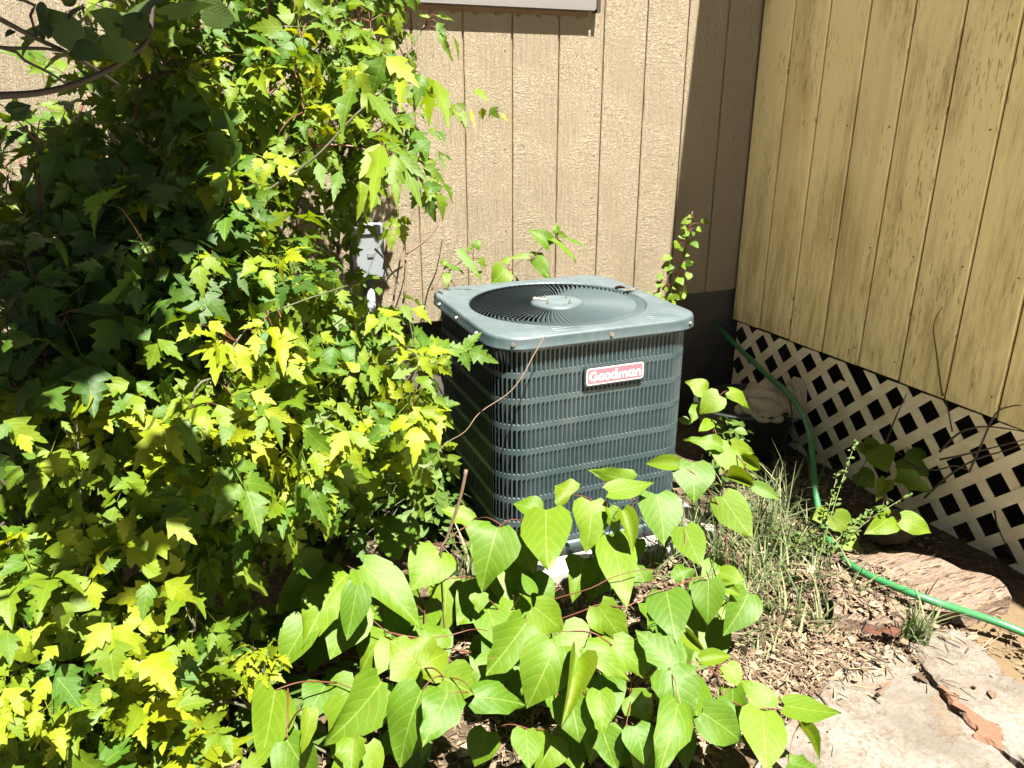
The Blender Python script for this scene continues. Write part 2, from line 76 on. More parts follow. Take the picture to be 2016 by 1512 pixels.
RS = [(1.9791,2.8,0.8459,1.998,2.7891,0.8295,0.0267,0.0515,-0.8029,0.5939),(1.9499,2.8,0.9141,1.9482,2.7646,0.9104,0.02,-0.82,-0.0185,0.572),(1.9866,2.8,0.7074,1.9785,2.7772,0.6862,0.0302,-0.3122,-0.5867,0.7472),(2.0137,2.8,0.9794,1.888,2.6151,0.9971,0.0203,0.356,-0.1541,0.9217),(2.0024,2.8,0.8845,1.9739,2.8062,0.8757,0.0277,-0.3408,-0.724,0.5998),(1.9616,2.8,0.7187,1.9565,2.8031,0.6819,0.041,-0.9039,-0.4182,0.0899),(1.9673,2.8,0.8408,1.9734,2.7698,0.8202,0.0344,0.271,-0.5032,0.8206),(1.9323,2.8,0.682,1.8936,2.7493,0.664,0.0373,0.1258,-0.4143,0.9014),(1.8499,2.8,0.7245,1.8593,2.7769,0.6991,0.0369,-0.3546,-0.7523,0.5553),(1.8386,2.8,0.7101,1.885,2.8164,0.6921,0.0286,0.4639,-0.5641,0.683),(1.98,2.8,0.6965,1.9408,2.8214,0.6862,0.0427,-0.479,-0.5506,0.6837),(1.9408,2.8,0.7594,1.9611,2.771,0.7534,0.0322,-0.7016,-0.5766,0.4186),(1.9154,2.8,0.7114,1.9122,2.7873,0.6821,0.0357,-0.5757,-0.7257,0.3768),(1.9885,2.8,0.9026,1.959,2.7959,0.9006,0.0211,0.0562,-0.7347,0.676),(1.9925,2.8,1.0338,1.9821,2.8103,1.0217,0.0192,-0.8356,-0.3671,0.4087),(1.8989,2.8,0.6833,1.8582,2.8073,0.6747,0.0374,-0.2598,-0.7845,0.5631),(1.8166,2.8,0.7254,1.7945,2.8014,0.7064,0.0296,-0.4006,-0.8209,0.407),(1.8472,2.8,0.7978,1.8755,2.7798,0.7964,0.0319,-0.4952,-0.7251,0.4786),(1.9431,2.8,0.6676,1.9197,2.7931,0.6473,0.0309,-0.4487,-0.551,0.7036),(1.9767,2.8,0.9616,1.9436,2.8048,0.9613,0.0278,-0.1298,-0.8557,0.5009),(1.9071,2.8,0.6822,1.8711,2.7961,0.6683,0.0333,-0.2006,-0.6759,0.7092),(1.9139,2.8,0.8163,1.8974,2.8054,0.798,0.0266,-0.7211,-0.4667,0.512),(1.9647,2.8,1.0046,1.9731,2.7921,0.9931,0.0167,-0.2678,-0.8728,0.408),(1.8915,2.8,0.7414,1.9144,2.7958,0.7231,0.0264,0.2513,-0.826,0.5045),(1.9624,2.8,1.0014,1.9541,2.8046,0.9875,0.0185,-0.7392,-0.6313,0.2348),(1.8885,2.8,0.6968,1.8642,2.7717,0.6728,0.0367,0.1212,-0.7008,0.703),(1.9223,2.8,0.6998,1.8958,2.6922,0.7183,0.0378,-0.6817,0.2839,0.6743),(1.9217,2.8,0.8362,1.8994,2.7905,0.8205,0.0252,-0.1916,-0.6931,0.6949),(2.0051,2.8,1.0474,2.0444,2.892,1.0314,0.0198,0.6892,-0.172,0.7038),(1.9625,2.8,0.9974,1.972,2.7804,0.9951,0.0181,-0.146,-0.1877,0.9713),(1.9919,2.8,0.8487,1.9776,2.7321,0.8461,0.0308,-0.9072,0.1764,0.3819),(1.9895,2.8,0.7308,1.8683,2.5948,0.7619,0.0329,0.8466,-0.5183,-0.1212),(1.9932,2.8,0.6966,1.9425,2.7988,0.698,0.0382,0.0233,-0.9995,0.0234),(1.8684,2.8,0.7671,1.8342,2.7854,0.7494,0.0332,-0.1878,-0.5494,0.8142),(1.8216,2.8,0.6977,1.8223,2.8062,0.6603,0.0396,-0.4952,-0.8554,-0.1517),(2.005,2.8,0.8527,2.0249,2.7881,0.8479,0.0219,-0.3315,-0.7702,0.5449),(2.0017,2.8,0.9442,1.9893,2.7925,0.9273,0.0224,0.1661,-0.9418,0.2923),(1.9154,2.8,0.7447,1.8866,2.8172,0.7287,0.0357,-0.4669,-0.8782,-0.1039),(1.9988,2.8,1.0463,1.9826,2.8028,1.0419,0.0151,-0.2884,-0.7728,0.5653),(1.822,2.8,0.682,1.8568,2.7846,0.6676,0.0372,-0.0241,-0.71,0.7038),(1.8827,2.8,0.8293,1.9013,2.791,0.8168,0.0229,-0.1099,-0.8761,0.4695),(1.9787,2.8,0.7846,1.945,2.7879,0.7758,0.0254,-0.0009,-0.5863,0.8101),(1.954,2.8,0.7814,1.9541,2.7546,0.7587,0.0418,-0.241,-0.434,0.8681),(1.9326,2.8,0.7448,1.9574,2.7827,0.7371,0.029,-0.2953,-0.7083,0.6412),(2.0135,2.8,0.7977,1.9945,2.7816,0.771,0.0362,-0.1983,-0.7362,0.647),(1.8413,2.8,0.7053,1.8273,2.7588,0.6811,0.0395,-0.0016,-0.5064,0.8623),(2.0674,2.8,1.0113,2.0911,2.8096,1.0307,0.0376,-0.1257,-0.8189,0.56),(1.9942,2.8,1.0328,1.9584,2.8139,1.0157,0.0372,-0.525,-0.5626,0.6387),(1.991,2.8,0.983,1.9595,2.7898,0.9645,0.0351,-0.0021,-0.8744,0.4851),(2.0349,2.8,0.9913,2.0538,2.7878,0.9809,0.0328,0.0098,-0.6398,0.7685),(1.9429,2.8,0.9356,1.92,2.7906,0.9166,0.0421,0.0779,-0.9278,0.3649),(2.0142,2.8,0.9308,2.0236,2.7592,0.919,0.0377,-0.2405,-0.3213,0.9159),(1.9086,2.8,0.8784,1.8654,2.8037,0.8654,0.0375,-0.2823,-0.5484,0.7872),(1.9117,2.8,0.8403,1.8738,2.8123,0.8276,0.047,-0.3653,-0.9056,0.2156)]
DARK = [(-0.0993,1.15,1.5744,-0.1261,1.1563,1.6104,0.0395,-0.3186,-0.9451,-0.0722),(-0.1248,1.15,1.5988,-0.1407,1.1619,1.6076,0.0323,-0.6585,-0.7202,-0.2184),(-0.0874,1.15,1.6113,-0.1047,1.1378,1.5984,0.0261,-0.4213,-0.3042,0.8544),(-0.008,1.15,1.6144,-0.0586,1.2613,1.608,0.047,-0.6435,-0.2508,0.7232),(-0.0169,1.15,1.594,-0.0668,1.1519,1.5868,0.0405,-0.1112,-0.8206,0.5606),(-0.0467,1.15,1.5873,-0.0753,1.127,1.6067,0.0401,0.6958,-0.688,0.2063),(-0.1036,1.15,1.5657,-0.0676,1.1337,1.557,0.0297,-0.2492,-0.8232,0.5101),(-0.1855,1.15,1.4899,-0.162,1.1522,1.5015,0.0263,-0.1425,-0.8779,0.4572),(-0.1639,1.15,1.4898,-0.1842,1.1489,1.4957,0.0133,0.1212,-0.9666,0.2257),(-0.0433,1.15,1.5729,-0.0799,1.1573,1.5609,0.0404,-0.2186,-0.9731,0.0723),(-0.0567,1.15,1.5955,-0.0236,1.3206,1.6243,0.0332,0.3013,-0.2151,0.929),(-0.129,1.15,1.5903,-0.1196,1.0673,1.5709,0.0142,0.1637,-0.208,0.9643),(-0.1381,1.15,1.5845,-0.1325,1.1301,1.5722,0.0129,0.6065,-0.2878,0.7412),(-0.1646,1.15,1.5837,-0.1724,1.1414,1.5763,0.009,0.0253,-0.6666,0.745),(-0.1078,1.15,1.6187,-0.0882,1.1453,1.6354,0.0258,0.153,-0.8895,-0.4306),(0.0083,1.15,1.6064,0.0627,1.1094,1.6217,0.0407,-0.0322,0.3132,0.9491),(0.0512,1.15,1.6139,0.0974,1.2027,1.6083,0.0378,0.7481,-0.6614,-0.0535)]
SAP_B2 = [(0.4732,1.9258,1.6069,0.4374,1.9242,1.5332,0.0749,-0.4434,-0.8654,0.2334),(0.4814,1.9258,1.6071,0.5327,1.8446,1.5446,0.0536,-0.3288,-0.6975,0.6367),(0.4665,1.9303,1.6144,0.3922,1.9834,1.64,0.0406,-0.1405,-0.5828,0.8004),(0.4735,1.9325,1.6184,0.4432,1.9625,1.6463,0.0279,-0.3229,-0.798,0.5089),(0.3856,1.8808,1.5304,0.3306,1.8175,1.4522,0.0564,-0.5175,-0.4489,0.7285),(0.4207,1.8786,1.5268,0.4668,1.7609,1.4374,0.0525,0.0976,-0.5775,0.8105),(0.4047,1.8786,1.5268,0.4385,1.8494,1.4709,0.0398,-0.2084,-0.9132,0.3501),(0.557,1.9033,1.5697,0.526,1.8578,1.4987,0.0455,-0.0627,-0.8276,0.5578),(0.5723,1.8988,1.5622,0.6982,2.3037,1.4745,0.05,0.2862,0.1168,0.951),(0.5877,1.8943,1.5546,0.5754,1.741,1.4695,0.0457,0.124,-0.4887,0.8636),(0.5059,1.9011,1.5653,0.4714,1.7996,1.4951,0.0279,-0.3084,-0.468,0.8282),(0.426,1.8111,1.4159,0.3606,1.7585,1.3445,0.0478,-0.08,-0.7665,0.6373),(0.4252,1.8089,1.4123,0.3495,1.5722,1.3264,0.0478,0.1433,-0.3779,0.9147),(0.453,1.7964,1.3935,0.4324,1.7136,1.2973,0.0521,-0.1897,-0.7233,0.664),(0.471,1.7897,1.3858,0.4929,1.7197,1.2786,0.048,0.1671,-0.8098,0.5624),(0.4611,1.7964,1.3933,0.5122,1.735,1.341,0.0355,-0.3273,-0.7553,0.5678),(0.3588,1.7425,1.3403,0.3533,1.6949,1.2717,0.0463,0.4859,-0.736,0.4715),(0.2785,1.7796,1.3804,0.2761,1.7365,1.3276,0.032,-0.1417,-0.764,0.6295),(0.319,1.7627,1.3621,0.2906,1.7006,1.3124,0.0321,-0.0129,-0.6212,0.7835),(0.6198,1.9798,1.705,0.6699,1.9656,1.6971,0.0124,-0.2077,-0.9209,0.33),(0.6208,1.9708,1.6891,0.6324,1.9358,1.6544,0.0199,-0.479,-0.6931,0.5388),(0.6209,1.9595,1.6691,0.6364,1.9165,1.6077,0.0243,-0.4567,-0.7786,0.4304),(0.657,1.9505,1.6542,0.675,1.9581,1.5999,0.0125,0.4916,-0.8698,0.0421),(0.6059,1.9775,1.7005,0.5789,1.9806,1.7043,0.0124,-0.0134,-0.8244,0.5659),(0.5458,1.8156,1.4211,0.4907,1.801,1.3923,0.0384,-0.2269,-0.622,0.7495),(0.5051,1.946,1.6423,0.4668,1.9325,1.6109,0.0346,0.0005,-0.9193,0.3936),(0.3957,1.8876,1.5416,0.3644,1.9045,1.5528,0.0293,-0.3716,-0.8821,0.2895)]
SAP_B2t = [(0.8834,2.4331,1.5461,0.9093,2.3779,1.5144,0.0332,-0.2868,-0.5748,0.7664),(0.8964,2.4083,1.4903,0.9029,2.4088,1.4534,0.0286,-0.0447,-0.9988,-0.0218),(0.9253,2.4083,1.4902,0.9531,2.3996,1.4583,0.0345,-0.328,-0.9443,-0.0287),(0.9576,2.4016,1.4747,0.9802,2.3823,1.448,0.0173,-0.0033,-0.8115,0.5843),(0.721,2.2891,1.276,0.7598,2.2741,1.2173,0.0342,0.5653,-0.6295,0.5331),(0.6881,2.3026,1.2963,0.7009,2.2762,1.2351,0.034,-0.0624,-0.921,0.3845),(0.711,2.3791,1.4267,0.7466,2.3311,1.3919,0.0178,-0.2848,-0.6924,0.6629),(0.8449,2.4083,1.4904,0.8171,2.4252,1.5056,0.0227,-0.4196,-0.8826,0.212),(0.8327,2.4061,1.4854,0.826,2.3581,1.4359,0.0255,-0.1749,-0.6955,0.6969),(0.7989,2.4061,1.4856,0.8297,2.3686,1.4381,0.0226,0.1304,-0.7349,0.6655),(0.7332,2.3521,1.3672,0.7459,2.3445,1.3268,0.0167,-0.1008,-0.9829,0.1542),(0.7476,2.3464,1.3571,0.7772,2.3458,1.3361,0.0112,0.1474,-0.9609,0.2343),(0.7366,2.3464,1.3574,0.7362,2.2905,1.3106,0.0145,0.0481,-0.6407,0.7663),(0.7123,2.3397,1.3483,0.7123,2.325,1.324,0.0144,-0.0712,-0.8525,0.5178),(0.6677,2.3791,1.4273,0.6709,2.2685,1.3872,0.0442,-0.2023,-0.3387,0.9189),(0.6832,2.3634,1.3928,0.684,2.3201,1.3302,0.0443,0.07,-0.8204,0.5676),(0.8128,2.4128,1.5006,0.783,2.3941,1.4607,0.034,0.1295,-0.9314,0.3402),(0.8582,2.4061,1.4853,0.8544,2.359,1.433,0.0171,0.0984,-0.7432,0.6618),(0.6625,2.3656,1.3981,0.64,2.3321,1.3456,0.0386,-0.1155,-0.8143,0.5688),(0.6254,2.3521,1.3696,0.5906,2.3475,1.3361,0.0438,-0.1135,-0.9615,0.2502)]
SAP_B3 = [(0.0298,1.6683,1.0324,-0.0428,1.6597,1.0118,0.0343,-0.2194,-0.3367,0.9157),(0.0273,1.6636,1.0269,-0.0027,1.5562,0.9887,0.0577,-0.2858,-0.2493,0.9253),(0.0576,1.6636,1.0233,0.0737,1.6158,0.9549,0.0418,-0.1484,-0.8264,0.5431),(0.0357,1.666,1.0288,0.0475,1.632,0.9838,0.0253,-0.137,-0.8075,0.5738),(0.1351,1.6869,1.0442,0.151,1.5821,0.9947,0.0596,0.3076,-0.3676,0.8776),(0.1351,1.6869,1.0442,0.098,1.6331,0.9985,0.0335,-0.043,-0.629,0.7762),(0.157,1.6939,1.0509,0.1906,1.6135,1.0162,0.0506,-0.489,-0.51,0.7076),(0.12,1.6939,1.0549,0.0646,1.6884,1.0544,0.0223,0.0543,-0.6159,0.7859),(0.1301,1.7079,1.0722,0.1633,1.7927,1.0844,0.0281,0.3963,-0.2809,0.8741),(0.1289,1.7032,1.0662,0.1039,1.7163,1.0728,0.0149,-0.2574,-0.7844,0.5643),(-0.111,1.6683,1.0489,-0.1335,1.6869,1.0823,0.0331,0.233,-0.7742,0.5885),(-0.0928,1.6706,1.0496,-0.0513,1.6338,1.0085,0.0403,0.3223,-0.5194,0.7914),(-0.0969,1.6636,1.0417,-0.1137,1.6222,1.003,0.0437,0.6541,-0.6408,0.4019),(-0.1542,1.6078,0.9842,-0.2116,1.5848,0.9751,0.0389,0.1834,-0.7213,0.6679),(-0.1479,1.5903,0.9638,-0.1962,1.5673,0.9389,0.0388,-0.0721,-0.6582,0.7494),(-0.1467,1.5891,0.9623,-0.1327,1.5313,0.9374,0.032,0.1451,-0.3618,0.9209),(-0.14,1.6078,0.9822,-0.1041,1.5751,0.9524,0.0289,-0.0516,-0.7037,0.7086),(-0.1087,1.5449,0.9078,-0.1778,1.5775,0.9253,0.0386,-0.0937,-0.6165,0.7817),(-0.1059,1.5449,0.9074,-0.1564,1.4518,0.873,0.0454,0.2571,-0.4546,0.8528),(-0.1034,1.5426,0.9044,-0.0744,1.4859,0.8524,0.042,-0.0552,-0.6902,0.7215),(-0.0758,1.5542,0.9126,-0.0439,1.5031,0.8356,0.0527,0.1292,-0.801,0.5845),(-0.2175,1.5868,0.9703,-0.2786,1.5998,0.9364,0.0578,-0.5058,-0.4409,0.7415),(0.1432,1.638,0.9804,0.1055,1.6077,0.9386,0.0313,0.0316,-0.8215,0.5694),(0.1463,1.6369,0.9785,0.1846,1.5867,0.9381,0.0387,0.0913,-0.5812,0.8087),(0.1505,1.6404,0.9824,0.2167,1.6384,0.9782,0.0277,0.0209,-0.7342,0.6786),(0.091,1.5682,0.9021,0.1488,1.543,0.8725,0.0339,-0.1993,-0.903,0.3806),(0.0712,1.5938,0.9356,0.1164,1.5668,0.9132,0.0304,-0.0856,-0.7185,0.6903),(0.089,1.5589,0.8914,0.065,1.5137,0.8575,0.0302,0.0056,-0.6022,0.7983),(0.1017,1.5589,0.8894,0.1187,1.5179,0.8317,0.0303,0.4011,-0.6864,0.6066),(0.0352,1.5868,0.9326,0.0769,1.5803,0.9107,0.0389,-0.0104,-0.964,0.2656),(0.0022,1.5752,0.924,0.0158,1.5221,0.8821,0.0419,0.1263,-0.5947,0.794),(-0.0215,1.5612,0.9117,-0.033,1.5205,0.8806,0.0415,0.0194,-0.6109,0.7914),(0.0964,1.6776,1.0365,0.0902,1.6236,0.9952,0.0295,0.1463,-0.6113,0.7778),(0.019,1.5519,0.8946,0.0008,1.5039,0.8676,0.0383,0.1366,-0.525,0.8401),(-0.0128,1.6916,1.0663,-0.0557,1.6426,1.053,0.0396,0.368,-0.5296,0.7642),(0.0101,1.6962,1.0697,0.0377,1.6596,1.048,0.0326,-0.1214,-0.5714,0.8117)]
SAP_B3r = [(0.2834,1.6593,0.9248,0.2425,1.6688,0.9401,0.0226,0.2307,-0.4222,0.8767),(0.2889,1.6574,0.9214,0.2816,1.6187,0.8871,0.0324,-0.2126,-0.6264,0.75),(0.2828,1.6574,0.9223,0.2734,1.6824,0.935,0.0194,-0.1066,-0.4817,0.8698),(0.3119,1.6632,0.9262,0.2873,1.6845,0.952,0.0326,-0.0021,-0.7732,0.6342),(0.3144,1.6613,0.9232,0.3261,1.6294,0.88,0.0277,0.2296,-0.752,0.6179),(0.3226,1.6729,0.938,0.3348,1.6947,0.9788,0.0295,-0.3568,-0.7751,0.5214),(0.3396,1.6729,0.9358,0.3386,1.5974,0.9023,0.0263,-0.174,-0.3972,0.9011),(0.237,1.7175,1.0096,0.214,1.7061,0.9741,0.0211,-0.1404,-0.9122,0.385),(0.2406,1.7195,1.0118,0.2735,1.7117,0.9845,0.026,0.2205,-0.835,0.5042),(0.3117,1.7234,1.0092,0.3213,1.6901,0.9785,0.0165,-0.3939,-0.6825,0.6156),(0.4007,1.7447,1.0301,0.3641,1.7063,1.0014,0.0203,0.0263,-0.6147,0.7883),(0.4065,1.7428,1.0267,0.4285,1.7226,0.9864,0.0339,0.0908,-0.87,0.4846),(0.4451,1.7603,1.0483,0.4544,1.7158,1.0152,0.0274,-0.2716,-0.6107,0.7438),(0.4662,1.7544,1.0376,0.5102,1.7243,1.0154,0.0396,0.118,-0.4734,0.8729),(0.3835,1.6535,0.9031,0.4517,1.6636,0.9206,0.0231,-0.0757,-0.7079,0.7023),(0.4418,1.6554,0.8978,0.4706,1.595,0.8906,0.0436,-0.0676,-0.1489,0.9865),(0.4353,1.6089,0.8343,0.4979,1.5525,0.8088,0.0364,-0.2446,-0.612,0.7521),(0.4365,1.6031,0.8262,0.4418,1.5489,0.7995,0.0248,-0.295,-0.4444,0.8458),(0.4142,1.6031,0.8297,0.405,1.586,0.8042,0.023,-0.1224,-0.8049,0.5806),(0.4557,1.6302,0.8606,0.5035,1.5963,0.8385,0.0251,-0.1107,-0.6477,0.7538),(0.2478,1.6186,0.8761,0.2145,1.61,0.8843,0.0191,0.3352,-0.6909,0.6405),(0.2507,1.6186,0.8757,0.282,1.5647,0.8396,0.0381,-0.3968,-0.6585,0.6395),(0.2567,1.5778,0.8225,0.2082,1.5211,0.7845,0.041,0.0291,-0.5726,0.8193),(0.2596,1.5778,0.822,0.3093,1.5229,0.7843,0.0378,-0.0091,-0.5711,0.8209),(0.2645,1.5642,0.804,0.2716,1.5307,0.7521,0.0472,-0.4133,-0.7897,0.4534),(0.3197,1.6089,0.8524,0.3352,1.5889,0.8312,0.0193,-0.2047,-0.7817,0.5891),(0.3528,1.6069,0.8446,0.3654,1.5858,0.8308,0.0146,-0.2078,-0.6181,0.7582),(0.3093,1.6147,0.8616,0.3136,1.599,0.8406,0.0193,-0.0545,-0.8059,0.5895),(0.312,1.7894,1.0904,0.3015,1.7624,1.0619,0.0302,-0.268,-0.6477,0.7132),(0.3966,1.7947,1.0882,0.3927,1.7678,1.0747,0.0206,0.0216,-0.4523,0.8916),(0.1795,1.5468,0.7976,0.1888,1.5034,0.7582,0.046,0.1837,-0.639,0.747),(0.4084,1.6807,0.9377,0.4476,1.6933,0.9355,0.0167,0.1249,-0.2256,0.9662),(0.3521,1.5759,0.8038,0.3332,1.5954,0.8224,0.0193,0.0132,-0.6825,0.7308)]
SAP_B4 = [(-0.2238,1.2769,0.6333,-0.2255,1.2244,0.586,0.071,-0.2706,-0.6397,0.7194),(-0.2218,1.2945,0.6525,-0.2657,1.2531,0.6302,0.0429,0.2832,-0.6699,0.6863),(-0.2171,1.2906,0.6466,-0.178,1.2593,0.6012,0.0492,0.3936,-0.563,0.7267),(-0.1549,1.3406,0.6863,-0.1746,1.293,0.6488,0.0413,-0.0432,-0.6069,0.7936),(-0.1297,1.3426,0.682,-0.0792,1.3284,0.6344,0.045,0.2896,-0.7881,0.5431),(-0.1567,1.3467,0.6939,-0.1402,1.3834,0.7095,0.038,0.3627,-0.4988,0.7872),(-0.3036,1.232,0.6115,-0.2702,1.1941,0.5731,0.0467,0.3712,-0.4785,0.7958),(-0.3152,1.2339,0.6173,-0.3408,1.2013,0.5817,0.0285,0.0748,-0.7615,0.6438),(-0.3726,1.2203,0.6236,-0.3454,1.1745,0.5998,0.0335,0.0261,-0.4503,0.8925),(-0.2875,1.3203,0.6998,-0.2911,1.2922,0.6622,0.0454,0.3441,-0.7677,0.5405),(-0.3215,1.3264,0.7157,-0.3222,1.281,0.6933,0.0357,0.4309,-0.4046,0.8066),(-0.2446,1.3467,0.717,-0.2904,1.3287,0.7109,0.0305,0.1918,-0.7158,0.6714),(-0.2424,1.3426,0.7119,-0.2407,1.3164,0.6697,0.0337,0.016,-0.8489,0.5284),(-0.1638,1.2593,0.5949,-0.1339,1.1715,0.5782,0.0592,-0.2659,-0.2664,0.9265),(-0.1146,1.4178,0.7708,-0.0684,1.3718,0.7295,0.036,0.0792,-0.6207,0.7801),(-0.1852,1.4178,0.7865,-0.1878,1.3883,0.7602,0.0302,0.1444,-0.6668,0.7311),(-0.2222,1.3609,0.7273,-0.1966,1.3653,0.7326,0.0228,0.0544,-0.8799,0.4721),(-0.2288,1.3487,0.7151,-0.2131,1.3716,0.7365,0.0226,-0.0456,-0.6658,0.7447),(-0.3498,1.2886,0.684,-0.3444,1.2623,0.6534,0.0333,0.5191,-0.6007,0.6079),(-0.3686,1.2847,0.6856,-0.3585,1.2267,0.6647,0.033,0.1908,-0.303,0.9337),(-0.1558,1.3345,0.6794,-0.1687,1.3376,0.6882,0.0165,0.2765,-0.7026,0.6557),(-0.1547,1.3792,0.7321,-0.1774,1.4136,0.7617,0.0267,0.2808,-0.5128,0.8113),(-0.2637,1.4137,0.7992,-0.2898,1.4446,0.8097,0.0294,0.0849,-0.2574,0.9626),(-0.2909,1.4016,0.791,-0.2591,1.4008,0.7557,0.0355,0.4724,-0.7635,0.4404),(-0.2982,1.4056,0.7975,-0.3399,1.4239,0.8004,0.029,-0.1784,-0.5397,0.8227),(-0.3794,1.2105,0.617,-0.3624,1.1679,0.5965,0.0261,-0.3798,-0.5189,0.7658),(-0.3353,1.1949,0.587,-0.3398,1.1632,0.5648,0.0234,0.2891,-0.5777,0.7633),(-0.3643,1.1871,0.5906,-0.3497,1.1575,0.5703,0.0259,0.1232,-0.5193,0.8457),(-0.2644,1.2144,0.5806,-0.2169,1.2196,0.5561,0.0364,0.3775,-0.7224,0.5793),(-0.2297,1.2203,0.5745,-0.2521,1.2058,0.5584,0.0277,-0.1339,-0.638,0.7583),(-0.3012,1.2691,0.6487,-0.321,1.2392,0.6429,0.0245,0.4322,-0.4387,0.7878),(-0.3019,1.4529,0.9048,-0.2402,1.4295,0.8895,0.0469,-0.0279,-0.5978,0.8012),(-0.3551,1.5119,0.9711,-0.2937,1.5088,0.9191,0.0396,0.2776,-0.8828,0.379),(-0.3309,1.4491,0.9058,-0.3624,1.4343,0.8751,0.0434,-0.2068,-0.7813,0.5889),(-0.2055,1.4746,0.9098,-0.2313,1.4441,0.8745,0.0299,0.078,-0.7811,0.6195),(-0.3456,1.5096,0.9673,-0.3664,1.4776,0.9465,0.0275,0.1693,-0.6132,0.7716),(-0.2665,1.5119,0.9567,-0.2491,1.491,0.9396,0.0125,-0.0099,-0.6377,0.7702),(-0.1985,1.4653,0.8995,-0.1928,1.4456,0.8614,0.0251,0.0485,-0.8843,0.4644),(-0.0865,1.4491,0.8593,-0.0606,1.4272,0.8441,0.0258,0.1127,-0.4716,0.8746),(-0.3086,1.4586,0.913,-0.3311,1.4734,0.9233,0.0182,0.0759,-0.4905,0.8681),(-0.2497,1.4377,0.8763,-0.2719,1.4442,0.884,0.0214,0.0498,-0.6913,0.7208),(-0.3315,1.4933,0.9496,-0.3153,1.4728,0.9144,0.0305,0.3909,-0.7057,0.5909)]
SAP_B5 = [(-0.1235,1.7574,1.1452,-0.169,1.8082,1.1837,0.0304,-0.3196,-0.738,0.5944),(-0.1208,1.7543,1.1422,-0.1276,1.7294,1.0917,0.0411,0.022,-0.8981,0.4393),(-0.1391,1.7511,1.1411,-0.1934,1.7169,1.1149,0.0338,-0.0268,-0.5804,0.8139),(-0.0594,1.7797,1.1595,-0.0741,1.797,1.1801,0.022,0.0557,-0.7432,0.6668),(-0.0594,1.7797,1.1595,-0.0903,1.7737,1.1528,0.0238,0.0159,-0.7816,0.6236),(-0.0482,1.7813,1.16,0.0032,1.7615,1.1243,0.0349,0.2951,-0.5907,0.751),(0.0333,1.8178,1.1879,-0.0141,1.7872,1.149,0.0398,0.0484,-0.8128,0.5806),(-0.1806,1.7924,1.1807,-0.2177,1.7701,1.1627,0.0446,0.066,-0.691,0.7198),(0.0758,1.7924,1.1604,0.0398,1.7567,1.1292,0.0284,0.1452,-0.7306,0.6672),(0.0753,1.7892,1.1574,0.0987,1.7485,1.1076,0.0284,-0.054,-0.7859,0.6159),(-0.1806,1.7924,1.1807,-0.2346,1.7866,1.1927,0.0321,0.1548,-0.9589,0.2376),(0.041,1.8241,1.1934,0.0316,1.8151,1.1488,0.0304,0.0916,-0.9795,0.1794)]
CL_wall = [(0.2383,2.8565,1.7436,0.15,17,0.062),(-0.0635,2.2296,1.2603,0.15,17,0.062),(0.1809,2.4618,1.5046,0.15,17,0.062),(0.1083,2.5134,1.3597,0.15,17,0.062),(0.3194,2.529,1.1843,0.15,17,0.062),(0.311,2.8052,1.8184,0.15,17,0.062),(0.5355,2.4774,1.3519,0.15,17,0.062),(0.2375,2.705,1.4325,0.15,17,0.062),(0.2476,2.358,1.5271,0.15,17,0.062),(0.2113,2.4633,1.1691,0.15,17,0.062),(0.0898,2.0819,1.2751,0.15,17,0.062),(-0.1274,2.6607,1.6058,0.15,17,0.062),(0.4359,2.5283,1.3099,0.15,17,0.062),(-0.0671,2.6279,1.5727,0.15,17,0.062),(0.1475,2.3742,1.1932,0.15,17,0.062),(-0.0348,2.8647,1.7606,0.15,17,0.062),(0.0797,2.3152,1.5297,0.15,17,0.062),(0.4166,2.4957,1.5432,0.15,17,0.062),(0.4312,2.4519,1.6789,0.15,17,0.062),(0.2202,2.5989,1.7928,0.15,17,0.062),(0.0369,2.7215,1.704,0.15,17,0.062),(-0.0092,2.3969,1.1132,0.15,17,0.062),(0.3748,2.5882,1.8703,0.15,17,0.062),(0.3457,2.3284,1.6665,0.15,17,0.062),(0.5602,2.219,1.3482,0.15,17,0.062),(0.0816,2.6187,1.6395,0.15,17,0.062),(0.6202,2.5388,1.4338,0.15,17,0.062),(-0.0678,2.3949,1.121,0.15,17,0.062),(-0.0308,2.3621,1.4079,0.15,17,0.062),(0.4873,2.5117,1.4543,0.15,17,0.062),(0.0998,2.4956,1.8176,0.15,17,0.062),(0.2562,2.5202,1.3112,0.15,17,0.062),(0.0917,2.0206,1.1784,0.15,17,0.062),(0.1292,2.5221,1.6987,0.15,17,0.062),(-0.0117,2.5883,1.2981,0.15,17,0.062),(0.705,2.7185,1.8654,0.15,17,0.062),(0.2773,2.5428,1.6238,0.15,17,0.062),(0.4473,2.5182,1.6018,0.15,17,0.062),(-0.0103,2.306,1.5907,0.15,17,0.062),(0.0143,1.9363,1.1438,0.15,17,0.062),(0.0956,2.414,1.0567,0.15,17,0.062),(0.336,2.2665,1.3951,0.15,17,0.062),(0.4944,2.6411,1.7483,0.15,17,0.062),(-0.0692,2.4128,1.6841,0.15,17,0.062),(0.0296,2.6762,1.3699,0.15,17,0.062),(0.2892,2.4504,1.3684,0.15,17,0.062),(0.5014,2.3907,1.5873,0.15,17,0.062),(0.5151,2.5649,1.5362,0.15,17,0.062),(0.0336,2.5272,1.8173,0.15,17,0.062),(-0.062,2.2026,1.3364,0.15,17,0.062),(0.3249,2.2578,1.4823,0.15,17,0.062),(0.306,2.5114,1.8512,0.15,17,0.062),(0.6612,2.8606,1.7698,0.15,17,0.062),(0.0252,2.4402,1.459,0.15,17,0.062),(0.0433,2.463,1.5679,0.15,17,0.062),(-0.0186,2.5849,1.7857,0.15,17,0.062),(0.4677,2.62,1.1261,0.07,8,0.055),(0.5032,2.62,1.1912,0.07,8,0.055),(0.4465,2.62,1.0078,0.07,8,0.055)]
